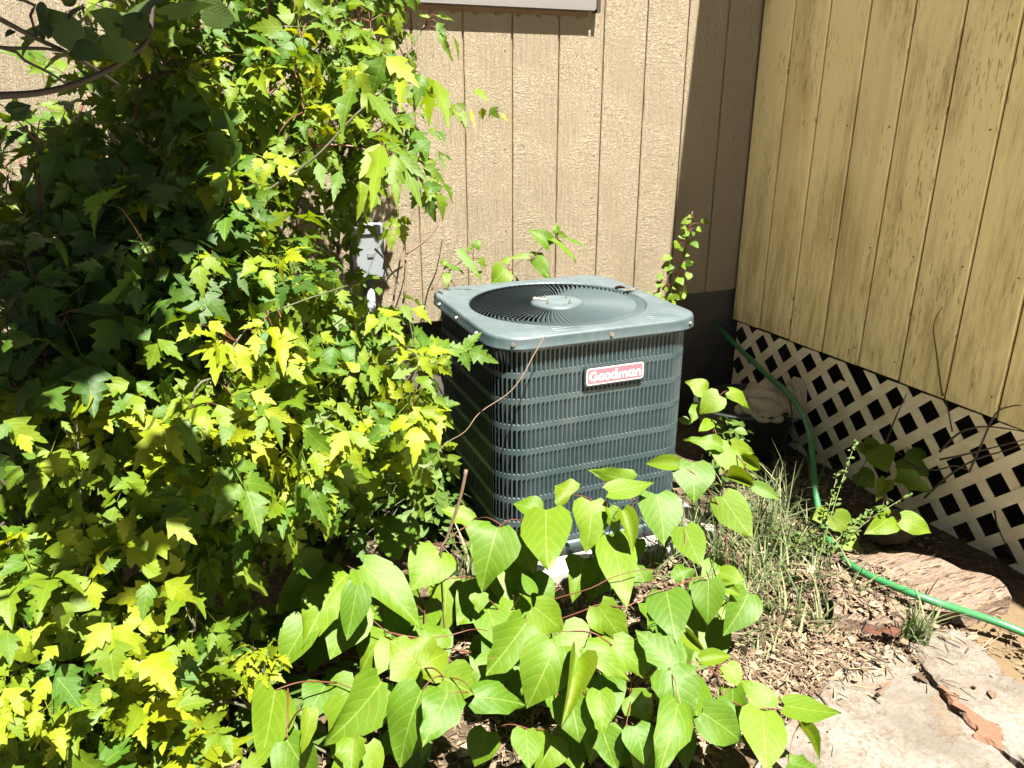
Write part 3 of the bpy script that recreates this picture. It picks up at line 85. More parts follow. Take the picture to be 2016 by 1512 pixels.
CL_dark = [(-0.3635,1.7012,0.9661,0.17,12,0.092),(-0.1226,2.4487,1.2549,0.17,12,0.092),(-0.2889,2.0868,0.8354,0.17,12,0.092),(-0.4407,2.1063,0.7282,0.17,12,0.092),(-0.1877,2.0529,1.0055,0.17,12,0.092),(-0.2388,2.3677,1.2655,0.17,12,0.092),(-0.304,2.0249,1.1922,0.17,12,0.092),(-0.1698,2.0243,1.1266,0.17,12,0.092),(-0.15,2.0027,1.2448,0.17,12,0.092),(-0.0731,1.8607,1.1343,0.17,12,0.092),(-0.2436,1.9455,1.1007,0.17,12,0.092),(-0.1086,2.2032,1.346,0.17,12,0.092),(-0.3226,1.8067,0.9199,0.17,12,0.092),(0.0115,2.0067,1.2839,0.17,12,0.092),(-0.3013,2.1198,1.4214,0.17,12,0.092),(-0.3598,2.2877,0.9121,0.17,12,0.092),(-0.3956,2.3751,1.223,0.17,12,0.092),(-0.1356,1.7896,0.8112,0.17,12,0.092),(-0.0591,2.2886,1.5589,0.17,12,0.092),(-0.3941,1.866,1.0093,0.17,12,0.092),(-0.3922,2.0029,1.1261,0.17,12,0.092),(0.0334,1.8426,1.1141,0.17,12,0.092),(-0.028,2.4129,1.3415,0.17,12,0.092),(0.0195,2.0653,1.1249,0.17,12,0.092),(-0.376,1.9608,1.1845,0.17,12,0.092),(0.003,2.6207,1.4619,0.17,12,0.092),(-0.2783,2.3933,1.1891,0.17,12,0.092),(-0.2978,1.9218,0.7758,0.17,12,0.092),(-0.4066,2.5008,1.3478,0.17,12,0.092),(-0.2609,2.1948,1.1534,0.17,12,0.092),(-0.088,2.0564,1.2108,0.17,12,0.092),(-0.2227,2.7043,1.5092,0.17,12,0.092),(-0.3591,2.1308,1.0817,0.17,12,0.092),(-0.3061,1.8097,1.0751,0.17,12,0.092),(-0.0243,2.0384,1.2393,0.17,12,0.092),(-0.1451,1.8947,0.8896,0.17,12,0.092),(-0.2615,2.5531,1.4359,0.17,12,0.092),(-0.3092,2.2611,0.9741,0.17,12,0.092),(0.0393,2.6003,1.296,0.17,12,0.092),(-0.22,2.2886,1.1606,0.17,12,0.092),(-0.4425,2.5086,1.2814,0.17,12,0.092),(-0.1627,2.1032,0.9199,0.17,12,0.092)]
CL_mid = [(0.1595,1.9471,0.9753,0.125,14,0.072),(0.1369,1.875,0.894,0.125,14,0.072),(-0.0676,1.9507,0.6543,0.125,14,0.072),(0.0707,1.9572,0.8568,0.125,14,0.072),(0.2354,1.8856,0.9797,0.125,14,0.072),(0.3559,1.8715,0.6979,0.125,14,0.072),(0.1231,2.0369,0.6477,0.125,14,0.072),(0.0109,1.9713,0.6533,0.125,14,0.072),(0.3162,1.9562,0.8374,0.125,14,0.072),(0.023,1.74,0.8858,0.125,14,0.072),(0.5135,2.0196,0.5903,0.125,14,0.072),(0.2417,2.1442,1.0538,0.125,14,0.072),(0.5008,1.8514,0.8583,0.125,14,0.072),(0.1388,1.6781,0.8329,0.125,14,0.072),(0.1597,1.6482,0.6944,0.125,14,0.072),(-0.1048,1.6937,0.8428,0.125,14,0.072),(0.0243,2.0005,0.9279,0.125,14,0.072),(-0.0629,1.7996,0.7858,0.125,14,0.072),(0.2718,2.1082,0.8054,0.125,14,0.072),(0.3339,1.9412,0.7138,0.125,14,0.072),(0.2616,2.1715,0.9712,0.125,14,0.072),(0.3644,1.9159,0.7664,0.125,14,0.072),(0.1878,1.9721,0.8211,0.125,14,0.072),(0.4623,2.1919,0.8964,0.125,14,0.072),(0.2761,2.0142,0.4844,0.125,14,0.072),(0.4395,1.693,0.8035,0.125,14,0.072),(-0.0957,2.0359,0.7717,0.125,14,0.072),(0.3421,1.8642,0.9603,0.125,14,0.072),(0.1985,2.071,0.8742,0.125,14,0.072),(-0.1216,2.0386,0.9227,0.125,14,0.072),(0.0817,1.9485,1.0906,0.125,14,0.072),(0.3337,1.9371,0.6123,0.125,14,0.072),(0.1087,1.8359,0.8278,0.125,14,0.072),(0.0695,1.9705,0.6246,0.125,14,0.072),(0.0851,2.1768,0.8601,0.125,14,0.072),(0.3827,1.8434,0.6506,0.125,14,0.072),(0.1648,1.8794,1.0721,0.125,14,0.072),(-0.0032,2.0184,0.7447,0.125,14,0.072),(-0.0694,2.1925,0.9155,0.125,14,0.072),(-0.0638,1.8983,0.9391,0.125,14,0.072),(0.2124,2.0466,0.7381,0.125,14,0.072),(0.1819,1.9427,0.6273,0.125,14,0.072),(-0.1565,1.8777,0.8683,0.125,14,0.072),(-0.0093,1.8019,0.8937,0.125,14,0.072),(0.2484,1.8038,0.7218,0.125,14,0.072),(0.1839,2.0258,1.0985,0.125,14,0.072),(0.456,1.9964,0.6527,0.125,14,0.072),(0.1004,1.8547,0.6125,0.125,14,0.072)]
CL_front = [(-0.1758,1.4421,0.3815,0.13,13,0.074),(-0.2756,1.6601,0.4635,0.13,13,0.074),(-0.4106,1.851,0.592,0.13,13,0.074),(-0.1238,1.7936,0.6374,0.13,13,0.074),(-0.0966,1.7372,0.485,0.13,13,0.074),(-0.1353,1.7135,0.5491,0.13,13,0.074),(-0.4559,1.8911,0.6523,0.13,13,0.074),(-0.1212,1.7502,0.3559,0.13,13,0.074),(-0.4812,1.6888,0.5079,0.13,13,0.074),(-0.3714,1.947,0.4629,0.13,13,0.074),(-0.2357,1.7203,0.6315,0.13,13,0.074),(-0.5175,1.6382,0.0726,0.13,13,0.074),(0.0663,1.7082,0.5823,0.13,13,0.074),(-0.0137,1.6494,0.7551,0.13,13,0.074),(-0.3856,1.6549,0.462,0.13,13,0.074),(0.1121,1.612,0.6447,0.13,13,0.074),(-0.4641,1.7354,-0.0254,0.13,13,0.074),(-0.3911,2.0148,0.5029,0.13,13,0.074),(0.1608,1.6392,0.6835,0.13,13,0.074),(-0.2344,1.871,0.3318,0.13,13,0.074),(-0.2964,1.4555,0.5754,0.13,13,0.074),(-0.4242,1.7014,0.6208,0.13,13,0.074),(-0.4161,1.4838,0.4574,0.13,13,0.074),(-0.3998,1.5079,0.6682,0.13,13,0.074),(-0.308,1.3036,0.3581,0.13,13,0.074),(-0.3677,1.893,0.2198,0.13,13,0.074),(-0.0601,1.6532,0.7884,0.13,13,0.074),(-0.4536,1.9502,0.3532,0.13,13,0.074),(-0.1376,1.721,0.7604,0.13,13,0.074),(-0.2014,1.9566,0.7293,0.13,13,0.074),(-0.3624,1.3273,0.4833,0.13,13,0.074),(-0.2525,1.6491,-0.0562,0.13,13,0.074),(-0.2676,1.6207,0.8475,0.13,13,0.074),(-0.2112,1.7568,0.2158,0.13,13,0.074),(-0.1828,1.3614,0.3909,0.13,13,0.074),(-0.0224,1.8356,0.4517,0.13,13,0.074),(-0.3559,1.4993,0.2827,0.13,13,0.074),(0.0037,2.0634,0.4381,0.13,13,0.074),(-0.1042,1.4696,0.4746,0.13,13,0.074),(-0.2398,1.7314,0.8463,0.13,13,0.074),(-0.5286,1.7286,0.217,0.13,13,0.074),(-0.1976,2.0318,0.5325,0.13,13,0.074),(-0.3766,1.4087,0.6052,0.13,13,0.074),(-0.256,1.7962,0.7423,0.13,13,0.074),(-0.2477,1.2695,0.2611,0.13,13,0.074),(-0.3067,1.4459,0.1699,0.13,13,0.074),(-0.4152,1.3188,0.4109,0.13,13,0.074),(-0.4807,2.0972,0.6872,0.13,13,0.074),(-0.0817,1.9337,0.4961,0.13,13,0.074),(-0.4202,2.083,0.6542,0.13,13,0.074),(0.0716,1.8995,0.5596,0.13,13,0.074),(-0.3756,1.2932,0.295,0.13,13,0.074),(-0.3201,1.284,0.2778,0.13,13,0.074),(-0.3003,1.4878,0.2583,0.13,13,0.074)]
CL_low = [(-0.437,1.4789,0.5406,0.12,14,0.055),(-0.2876,1.5242,0.1632,0.12,14,0.055),(-0.3199,1.3831,0.439,0.12,14,0.055),(-0.3515,1.3656,0.3295,0.12,14,0.055),(-0.4158,1.3805,0.3088,0.12,14,0.055),(-0.4311,1.4177,0.2126,0.12,14,0.055),(-0.2751,1.3693,0.4407,0.12,14,0.055),(-0.2984,1.396,0.1648,0.12,14,0.055),(-0.1727,1.3379,0.2801,0.12,14,0.055),(-0.2427,1.6468,0.3265,0.12,14,0.055),(-0.3299,1.4753,0.448,0.12,14,0.055),(-0.1417,1.358,0.3156,0.12,14,0.055),(-0.2177,1.4872,0.3699,0.12,14,0.055),(-0.3792,1.4912,0.5041,0.12,14,0.055),(-0.1886,1.544,0.2856,0.12,14,0.055),(-0.2856,1.5626,0.4006,0.12,14,0.055),(-0.2642,1.4218,0.131,0.12,14,0.055),(-0.2664,1.5548,0.3514,0.12,14,0.055),(-0.2031,1.4904,0.2434,0.12,14,0.055),(-0.4271,1.5338,0.4446,0.12,14,0.055)]
CL_yellow = [(0.003,1.5735,0.3,0.035,5,0.034),(-0.0327,1.5769,0.28,0.035,5,0.034),(0.0335,1.529,0.31,0.035,5,0.034),(-0.0689,1.5931,0.25,0.035,5,0.034),(-0.0256,1.5535,0.26,0.035,5,0.034),(-0.0898,1.5846,0.22,0.035,5,0.034),(-0.1309,1.5903,0.2,0.035,5,0.034),(-0.1535,1.5487,0.2,0.035,5,0.034),(-0.1607,1.5141,0.19,0.035,5,0.034),(-0.1166,1.6137,0.22,0.035,5,0.034),(0.0181,1.5192,0.28,0.035,5,0.034)]
ST_B2 = [[(-0.1208,2.05,0.7424),(0.0618,2.05,1.1325),(0.1598,2.03,1.277),(0.2583,2.0,1.3473),(0.3191,1.98,1.3937),(0.4016,1.97,1.4733),(0.4856,1.97,1.5414),(0.5484,1.98,1.6212),(0.5986,2.0,1.6853)]]
ST_B3 = [[(-0.0479,1.6300000000000001,0.9054),(0.0086,1.6600000000000001,0.963),(0.0688,1.7000000000000002,1.0308),(0.1252,1.72,1.0632),(0.206,1.76,1.0786),(0.333,1.83,1.0916)],[(0.0299,1.6300000000000001,0.7417),(0.117,1.6400000000000001,0.7681),(0.2135,1.6800000000000002,0.8066),(0.3104,1.72,0.8499)]]
ST_tw = [[(0.6889,2.75,0.7551),(0.7293,2.8,0.8972),(0.7393,2.85,1.023),(0.7925,2.88,1.1304),(0.805,2.9,1.2778)],[(0.7331,2.8,0.974),(0.8041,2.8,1.0169),(0.8621,2.82,1.0676),(0.8939,2.85,1.1289),(0.9323,2.87,1.1725),(0.9585,2.9,1.2353)],[(0.6429,2.8,0.9235),(0.6817,2.85,1.0457),(0.7235,2.88,1.1338),(0.7884,2.9,1.1379)],[(0.65,2.75,0.7591),(0.7137,2.8,0.9754),(0.7677,2.85,1.0785)],[(0.5933,2.7,1.0191),(0.6308,2.7,0.9708),(0.6729,2.7,0.8837)],[(0.8267,2.8,0.8297),(0.9073,2.85,0.9131),(0.9619,2.88,1.0042),(0.9805,2.9,1.0499)]]
ST_fr = [[(0.9324,1.99,0.8504),(0.8768,1.95,0.8089),(0.8229,1.9,0.7724),(0.7592,1.86,0.7382),(0.6604,1.82,0.7119),(0.6018,1.78,0.6806),(0.5309,1.76,0.6572),(0.4613,1.72,0.5934),(0.4258,1.7,0.5301)]]
ST_K = [[(0.3227,1.614,0.24),(0.3871,1.5636,0.24),(0.4586,1.5401,0.24),(0.5235,1.527,0.25),(0.5493,1.4819,0.27)],[(0.7494,1.6185,0.2),(0.7882,1.5746,0.24),(0.8623,1.5295,0.28),(0.9252,1.514,0.31),(1.0076,1.4858,0.33),(1.0322,1.4499,0.33)],[(0.7722,1.5366,0.2),(0.8225,1.4976,0.24),(0.8658,1.4807,0.26),(0.9121,1.4347,0.27),(0.98,1.4435,0.28),(1.0448,1.4377,0.29),(1.1381,1.444,0.29),(1.1998,1.4442,0.29)]]
ST_KD = [[(1.0613,1.2057,0.12),(1.0396,1.1264,0.17),(1.0549,1.0793,0.19),(1.0972,1.05,0.2),(1.1374,1.0222,0.17)]]
ST_cane = [[(0.5831,1.72,0.599),(0.5625,1.72,0.5131),(0.5237,1.72,0.4061),(0.5046,1.72,0.3475)],[(-0.0792,1.8423,0.45),(-0.0702,1.8428,0.38),(-0.0597,1.8855,0.28)],[(-0.1071,1.8259,0.44),(-0.1173,1.858,0.36)],[(0.0594,1.8056,0.4),(0.0421,1.8675,0.28),(-0.002,1.9297,0.1)]]
ST_lat = [[(2.36,1.7302,0.1385),(2.36,1.6527,0.2683),(2.36,1.5752,0.3621),(2.37,1.4815,0.4385),(2.38,1.4103,0.5025)],[(2.36,1.7082,0.3331),(2.37,1.6639,0.4186),(2.37,1.59,0.4767),(2.37,1.4889,0.5077),(2.38,1.4141,0.5185)],[(2.41,1.7789,0.5141),(2.42,1.8455,0.6655),(2.42,1.8751,0.7526),(2.41,1.8472,0.8258)],[(2.39,1.6985,0.4109),(2.4,1.7444,0.4891),(2.41,1.7828,0.5323)],[(2.3,1.7957,0.2754),(2.28,1.7137,0.2816),(2.27,1.6388,0.3119),(2.27,1.5789,0.3545),(2.3,1.5398,0.3458)],[(2.35,1.5795,0.314),(2.36,1.5678,0.4127),(2.38,1.5556,0.5344),(2.38,1.5124,0.5774),(2.38,1.4816,0.5922)],[(2.4,1.4968,0.1983),(2.4,1.4711,0.1432),(2.4,1.4105,0.0788),(2.4,1.3781,0.0547)],[(2.38,1.9541,0.234),(2.4,1.9481,0.3512),(2.41,1.9239,0.4732)],[(2.3,1.6589,0.3361),(2.33,1.5936,0.3786),(2.35,1.5111,0.4386),(2.36,1.4285,0.4985)]]
ST_dark = [[(-0.2133,1.05,1.5092),(-0.1752,1.05,1.5103),(-0.142,1.08,1.5135),(-0.1051,1.12,1.5245),(-0.0594,1.16,1.5479),(-0.0204,1.2,1.5798),(-0.009,1.22,1.6183),(0.0044,1.25,1.6711)],[(-0.194,1.1,1.6046),(-0.1706,1.12,1.5929),(-0.1423,1.15,1.576),(-0.1149,1.2,1.5625),(-0.0898,1.25,1.5448),(-0.0676,1.3,1.5268)],[(-0.1963,1.12,1.5645),(-0.1695,1.14,1.5636),(-0.1338,1.15,1.5645),(-0.112,1.2,1.5625)],[(-0.1812,1.15,1.565),(-0.1619,1.18,1.5517),(-0.1393,1.2,1.5381),(-0.1263,1.22,1.5265)],[(-0.1477,1.15,1.617),(-0.1429,1.15,1.6009),(-0.1425,1.16,1.5767)]]
GRASS = [(1.776,2.075,55,0.05500000000000001,0.27),(1.769,1.918,60,0.066,0.29700000000000004),(1.495,1.82,60,0.066,0.27),(1.55,1.701,65,0.066,0.21600000000000003),(1.763,1.776,70,0.07700000000000001,0.21600000000000003),(1.701,1.607,60,0.066,0.17550000000000002),(1.501,1.518,55,0.066,0.17550000000000002),(1.369,1.547,45,0.066,0.18900000000000003),(1.328,1.645,40,0.05500000000000001,0.21600000000000003),(1.418,1.92,40,0.05500000000000001,0.27),(1.546,2.012,35,0.05500000000000001,0.29700000000000004),(1.285,1.875,25,0.05500000000000001,0.243),(1.871,1.696,40,0.05500000000000001,0.162),(1.762,1.492,35,0.044000000000000004,0.18900000000000003),(1.59,1.441,25,0.044000000000000004,0.135),(1.336,1.41,20,0.05500000000000001,0.10800000000000001),(1.984,2.031,45,0.066,0.27),(0.856,2.301,30,0.066,0.29700000000000004),(0.751,2.59,45,0.08800000000000001,0.35100000000000003),(0.662,2.718,45,0.099,0.37800000000000006),(0.529,2.684,40,0.099,0.3375),(0.895,2.765,35,0.07700000000000001,0.324),(0.879,2.111,20,0.05500000000000001,0.162),(0.407,2.488,30,0.08800000000000001,0.27),(0.68,2.128,25,0.07700000000000001,0.2025),(1.074,1.78,20,0.066,0.18900000000000003)]
SHADED = [(0.0281,2.1202,1.4066),(0.0462,2.1419,1.3228),(-0.3817,1.9025,1.2122),(-0.2785,2.1364,1.3519),(-0.2575,1.8558,1.2019),(-0.3959,2.1172,0.9527),(-0.2895,2.3777,1.3116),(-0.2797,2.0519,1.4515),(-0.3338,2.1674,1.3059),(-0.2264,1.8574,1.1523),(-0.4069,1.9688,1.0761),(-0.2008,2.2566,1.0568),(-0.3853,2.5321,1.4631),(-0.0283,2.1228,1.3196),(-0.1406,2.2246,1.3977),(-0.3176,1.8217,1.0125),(-0.1097,2.5565,1.4273),(-0.0179,1.8652,1.199),(-0.3672,1.7116,0.987),(0.0188,2.1637,1.3334),(-0.4038,2.3708,1.2354),(-0.2244,2.3278,1.3437),(-0.3194,2.1089,1.1833),(0.0187,2.0946,1.107),(-0.0047,2.137,1.1918),(-0.0245,1.9979,1.3898),(-0.1786,1.9432,1.2038),(-0.2806,1.7748,0.9387),(-0.2408,2.1419,1.2027),(-0.1032,2.4387,1.5075),(-0.2182,2.4309,1.2686),(0.0507,2.4505,1.2428),(-0.1728,1.9516,1.2328),(-0.4656,2.4672,1.4387),(-0.2228,1.8475,1.2277),(-0.2182,1.6316,0.9725),(-0.3272,2.3834,1.3114),(-0.3352,2.0361,1.1256),(-0.2997,1.5744,1.0148),(-0.2151,2.3047,1.4772),(-0.2052,2.595,1.5304),(-0.471,2.0428,1.0143),(-0.251,2.1346,0.9414),(-0.3101,2.3453,1.5294),(-0.0234,2.1204,1.4186),(-0.1414,1.9531,1.288),(-0.2518,2.0168,0.9369),(-0.3864,1.901,1.1132),(-0.0357,2.2083,1.1725),(-0.0312,2.3923,1.1965),(-0.057,2.6173,1.5749),(-0.1936,2.4339,1.2591),(-0.2198,1.9837,1.0682),(-0.2591,2.3373,1.2773),(-0.2084,2.5843,1.5018),(-0.4388,2.0086,0.9922),(-0.3016,1.9866,0.9027),(-0.4124,1.9418,1.0435),(-0.4445,1.9263,1.0658),(-0.4947,2.209,1.0633),(-0.177,1.7507,1.1828),(-0.1211,1.7835,1.0846),(-0.3035,1.6503,0.9778),(-0.2813,2.2085,1.2806),(-0.2091,1.8432,1.2077),(-0.1818,2.2228,1.4751),(-0.2757,2.3131,1.4948),(-0.3992,2.1948,1.0772),(-0.307,2.2227,1.2495),(-0.2451,1.9606,1.325),(-0.2048,2.3217,1.1025),(-0.3569,2.4013,1.306),(-0.3142,2.148,1.074),(-0.1727,2.2928,1.324),(-0.3638,2.0493,1.1313),(-0.0041,2.2369,1.5355),(-0.3714,2.2943,1.1295),(-0.2408,2.1344,1.4222),(-0.3783,2.21,1.4754),(-0.1164,2.1964,1.0065),(-0.1172,2.1592,1.1912),(0.0161,1.8985,1.224),(-0.0595,2.1919,1.2642),(-0.4615,2.1316,0.9222),(-0.1596,2.0426,1.1591),(-0.0636,2.3882,1.3146),(-0.1074,2.0843,1.0977),(-0.2196,2.003,1.0287),(-0.281,1.9846,1.3688),(-0.2572,2.5029,1.4218),(-0.3516,1.894,1.2099),(0.0664,2.4917,1.3896),(-0.1853,2.121,1.0098),(-0.2654,2.2653,1.4657),(-0.1142,2.1568,1.5019),(-0.4493,2.1529,1.1108),(-0.4033,2.1,1.2893),(-0.2733,1.8605,0.8956),(-0.2335,2.2052,1.0771),(-0.1971,2.5064,1.3587),(-0.1579,2.2972,1.5186),(-0.3271,2.1559,1.4404),(-0.1777,2.3073,1.1648),(-0.1524,2.1496,1.0497),(-0.0108,2.1343,1.35),(-0.1165,2.2362,1.4085),(-0.1155,2.0891,1.3402),(-0.3797,1.9517,1.2589),(-0.0362,2.1697,1.4961),(-0.3163,1.9577,1.0783),(-0.1802,1.7162,1.0577),(-0.3677,1.6299,1.0688),(-0.3975,2.1503,1.479),(-0.4229,2.2687,1.406),(-0.3471,1.9422,1.0408),(-0.2865,2.3719,1.4257),(0.0043,1.9959,1.0885),(-0.4326,2.1924,1.2053),(-0.3041,2.0456,1.2491),(-0.0898,2.5253,1.4111),(-0.2195,2.0852,1.0727),(-0.1838,2.5519,1.5584),(-0.3592,2.1165,1.3577),(-0.2467,2.0687,1.3786),(-0.3987,1.8908,1.2328),(-0.1601,2.0866,1.36),(-0.1213,1.8962,1.2726),(-0.0721,2.0688,1.207),(-0.4757,2.0566,0.8866),(-0.3175,2.047,1.0114),(-0.1567,2.0473,1.4209),(-0.1689,2.0609,1.4403),(-0.132,1.9379,1.3266),(-0.3437,1.995,1.1757),(-0.3147,1.8114,0.9368),(-0.1354,2.2562,1.4593),(-0.4682,2.4424,1.3084),(-0.1983,2.2356,1.2566),(-0.4898,2.3982,1.2426),(-0.066,2.4119,1.277),(-0.2208,2.4778,1.4515),(-0.0943,1.8918,1.2829),(0.0218,2.5674,1.4861),(-0.0627,2.3762,1.5917),(-0.3608,2.5817,1.4938),(-0.3609,1.8464,1.1135),(-0.4111,2.04,1.1685),(-0.4527,2.2822,1.2847),(-0.2456,2.0149,1.2789),(0.0295,2.2485,1.3604),(-0.3466,1.979,1.2219),(-0.1026,2.3769,1.2708),(-0.3643,1.7966,1.0684),(-0.2836,2.0981,1.0753),(-0.4271,1.9907,1.1733),(-0.3999,1.8766,1.2577),(-0.0271,2.4776,1.5273),(-0.2597,2.3677,1.4955),(-0.271,1.9005,1.2279),(-0.4164,2.33,1.3461),(-0.0807,2.1712,1.1308),(0.0338,1.9538,1.2645),(-0.0536,2.0557,1.516),(-0.0933,2.3561,1.3842),(-0.2192,2.0411,0.947),(-0.0716,2.1853,1.1511),(-0.2071,2.1762,1.4076),(-0.0022,2.1945,1.3115),(-0.3154,2.3133,1.2821),(-0.3878,1.7999,1.1158),(-0.3301,1.6883,1.0028),(-0.2407,2.1597,1.5335),(-0.3454,1.9277,1.2786),(-0.2686,1.8281,1.102),(0.054,2.3426,1.429),(-0.152,2.5865,1.5334),(-0.3532,2.269,1.3712),(-0.3513,2.2122,1.5069),(-0.0534,2.2181,1.3699),(-0.3291,1.6975,1.101),(-0.3251,2.1815,1.2779),(-0.2148,1.6793,1.0592),(-0.0366,2.5959,1.6125),(0.012,2.0549,1.2409),(-0.3815,2.3416,1.1698),(-0.2021,2.0403,1.3133),(-0.3697,2.3031,1.4097),(-0.0027,2.2349,1.2799),(-0.2912,1.8296,0.9718),(-0.126,2.1442,1.2725),(-0.3615,2.2034,1.4478),(-0.0024,2.1931,1.1156),(-0.0058,1.9561,1.2664),(-0.216,1.7878,1.0869),(-0.0623,1.9526,1.0743),(-0.3239,2.0994,1.3545),(-0.2147,1.7246,0.9706),(-0.3651,1.7524,1.0573),(-0.3167,1.8473,1.264),(-0.363,2.0595,1.0576),(-0.0226,2.4674,1.5623),(-0.0115,2.3403,1.4813),(-0.249,2.0833,1.0709),(-0.3243,2.087,1.0696),(-0.2421,2.3516,1.2034),(-0.1136,2.1268,1.5494),(-0.1254,2.09,1.1809),(-0.2039,1.7226,1.0759),(-0.4498,2.4776,1.5155),(-0.342,2.0492,1.1476),(-0.1214,1.79,1.2035),(-0.4812,2.0874,0.9149),(-0.2169,2.6248,1.5619),(-0.3925,1.6657,1.0654),(-0.0366,1.8832,1.2825),(-0.0763,2.5346,1.4602),(-0.1087,2.46,1.3492),(0.0565,2.2432,1.4564),(-0.3803,2.1614,1.394),(-0.0389,2.4361,1.267),(-0.4166,2.3137,1.3023),(0.045,2.323,1.1779),(-0.2403,1.9308,1.2651),(0.0226,2.2474,1.4581),(-0.1142,2.4181,1.4818),(-0.1762,1.12,1.5111),(-0.1541,1.12,1.5),(-0.1254,1.12,1.5118),(-0.0879,1.12,1.526),(-0.051,1.12,1.544),(-0.0234,1.12,1.5774),(-0.1599,1.12,1.5885),(-0.122,1.12,1.5686),(-0.0948,1.12,1.5569),(-0.0752,1.12,1.533),(-0.1427,1.12,1.5664),(-0.1205,1.12,1.5702),(-0.1146,1.12,1.592),(-0.0788,1.12,1.6039),(-0.0514,1.12,1.5806),(-0.0139,1.12,1.6)]
WEEDS = [(0.903,4.043,272,0.16,0.391,0.07500000000000001),(1.001,3.664,272,0.14,0.345,0.0675),(1.003,3.234,240,0.13,0.299,0.06),(0.845,2.89,272,0.13,0.27599999999999997,0.06),(0.722,2.941,272,0.14,0.27599999999999997,0.06),(0.635,3.143,240,0.15,0.322,0.0675),(0.935,2.749,160,0.1,0.22999999999999998,0.052500000000000005),(0.472,2.798,192,0.14,0.27599999999999997,0.0675),(0.31,2.568,144,0.12,0.22999999999999998,0.07500000000000001),(0.854,2.461,144,0.08,0.184,0.03),(1.896,2.297,112,0.07,0.299,0.052500000000000005),(2.205,2.485,80,0.08,0.27599999999999997,0.03),(1.796,1.762,96,0.06,0.11499999999999999,0.018),(1.885,1.76,96,0.05,0.11499999999999999,0.016),(0.776,2.537,192,0.1,0.22999999999999998,0.06),(0.939,2.697,192,0.09,0.2875,0.06),(0.705,2.442,160,0.1,0.184,0.06),(0.822,3.31,224,0.12,0.45999999999999996,0.06),(1.217,4.521,192,0.1,0.48299999999999993,0.0675),(1.246,5.143,192,0.12,0.575,0.0675),(0.269,2.793,144,0.15,0.2875,0.09),(-0.066,1.972,144,0.15,0.13799999999999998,0.07500000000000001),(0.041,1.677,96,0.1,0.11499999999999999,0.07500000000000001)]
FEATHER = [((2.0,1.7571553462341434,0.41922892172479775),1),((2.05,1.5575522904331274,0.2993509817237592),1),((1.9799999999999998,1.7920504160693094,0.28744724021557366),1),((2.02,1.6373002699445318,0.21774038667326145),2)]
LITTER = [(0.5,2.0,1.15,2.0,5200,0.004),(1.1,1.75,1.22,1.75,4200,0.006),(1.66,1.95,1.33,1.62,420,0.068),(-0.4,0.8,1.2,2.0,1800,0.004),(1.9,2.35,1.5,2.2,500,0.004),(1.9,2.15,0.95,1.28,120,0.0),(1.15,1.6,1.2,1.32,500,0.006),(1.2,1.9,1.0,1.25,26,0.02)]

# ------------------------------------------------------------------ helpers
def new_mesh(name, V, Fc, uv=None, smooth=False):
    me = bpy.data.meshes.new(name)
    me.from_pydata([tuple(v) for v in V], [], [tuple(f) for f in Fc])
    if uv is not None:
        l = me.uv_layers.new(name='UVMap')
        idx = np.empty(len(me.loops), dtype=np.int32)
        me.loops.foreach_get('vertex_index', idx)
        l.data.foreach_set('uv', np.asarray(uv, dtype=np.float32)[idx].ravel())
    if smooth:
        me.polygons.foreach_set('use_smooth', [True] * len(me.polygons))
    me.update()
    return me

def link(name, me, mat=None, parent=None):
    o = bpy.data.objects.new(name, me)
    COL.objects.link(o)
    if mat is not None and me is not None and len(me.materials) == 0:
        me.materials.append(mat)
    if parent is not None:
        o.parent = parent
    return o

def tag(o, label, cat, group=None):
    o['label'] = label
    o['category'] = cat
    if group:
        o['group'] = group
    return o

def thing(name, label, cat, loc=(0, 0, 0), rz=0.0, group=None):
    o = bpy.data.objects.new(name, None)
    COL.objects.link(o)
    o.location = loc
    o.rotation_euler = (0, 0, rz)
    o.empty_display_size = 0.1
    return tag(o, label, cat, group)

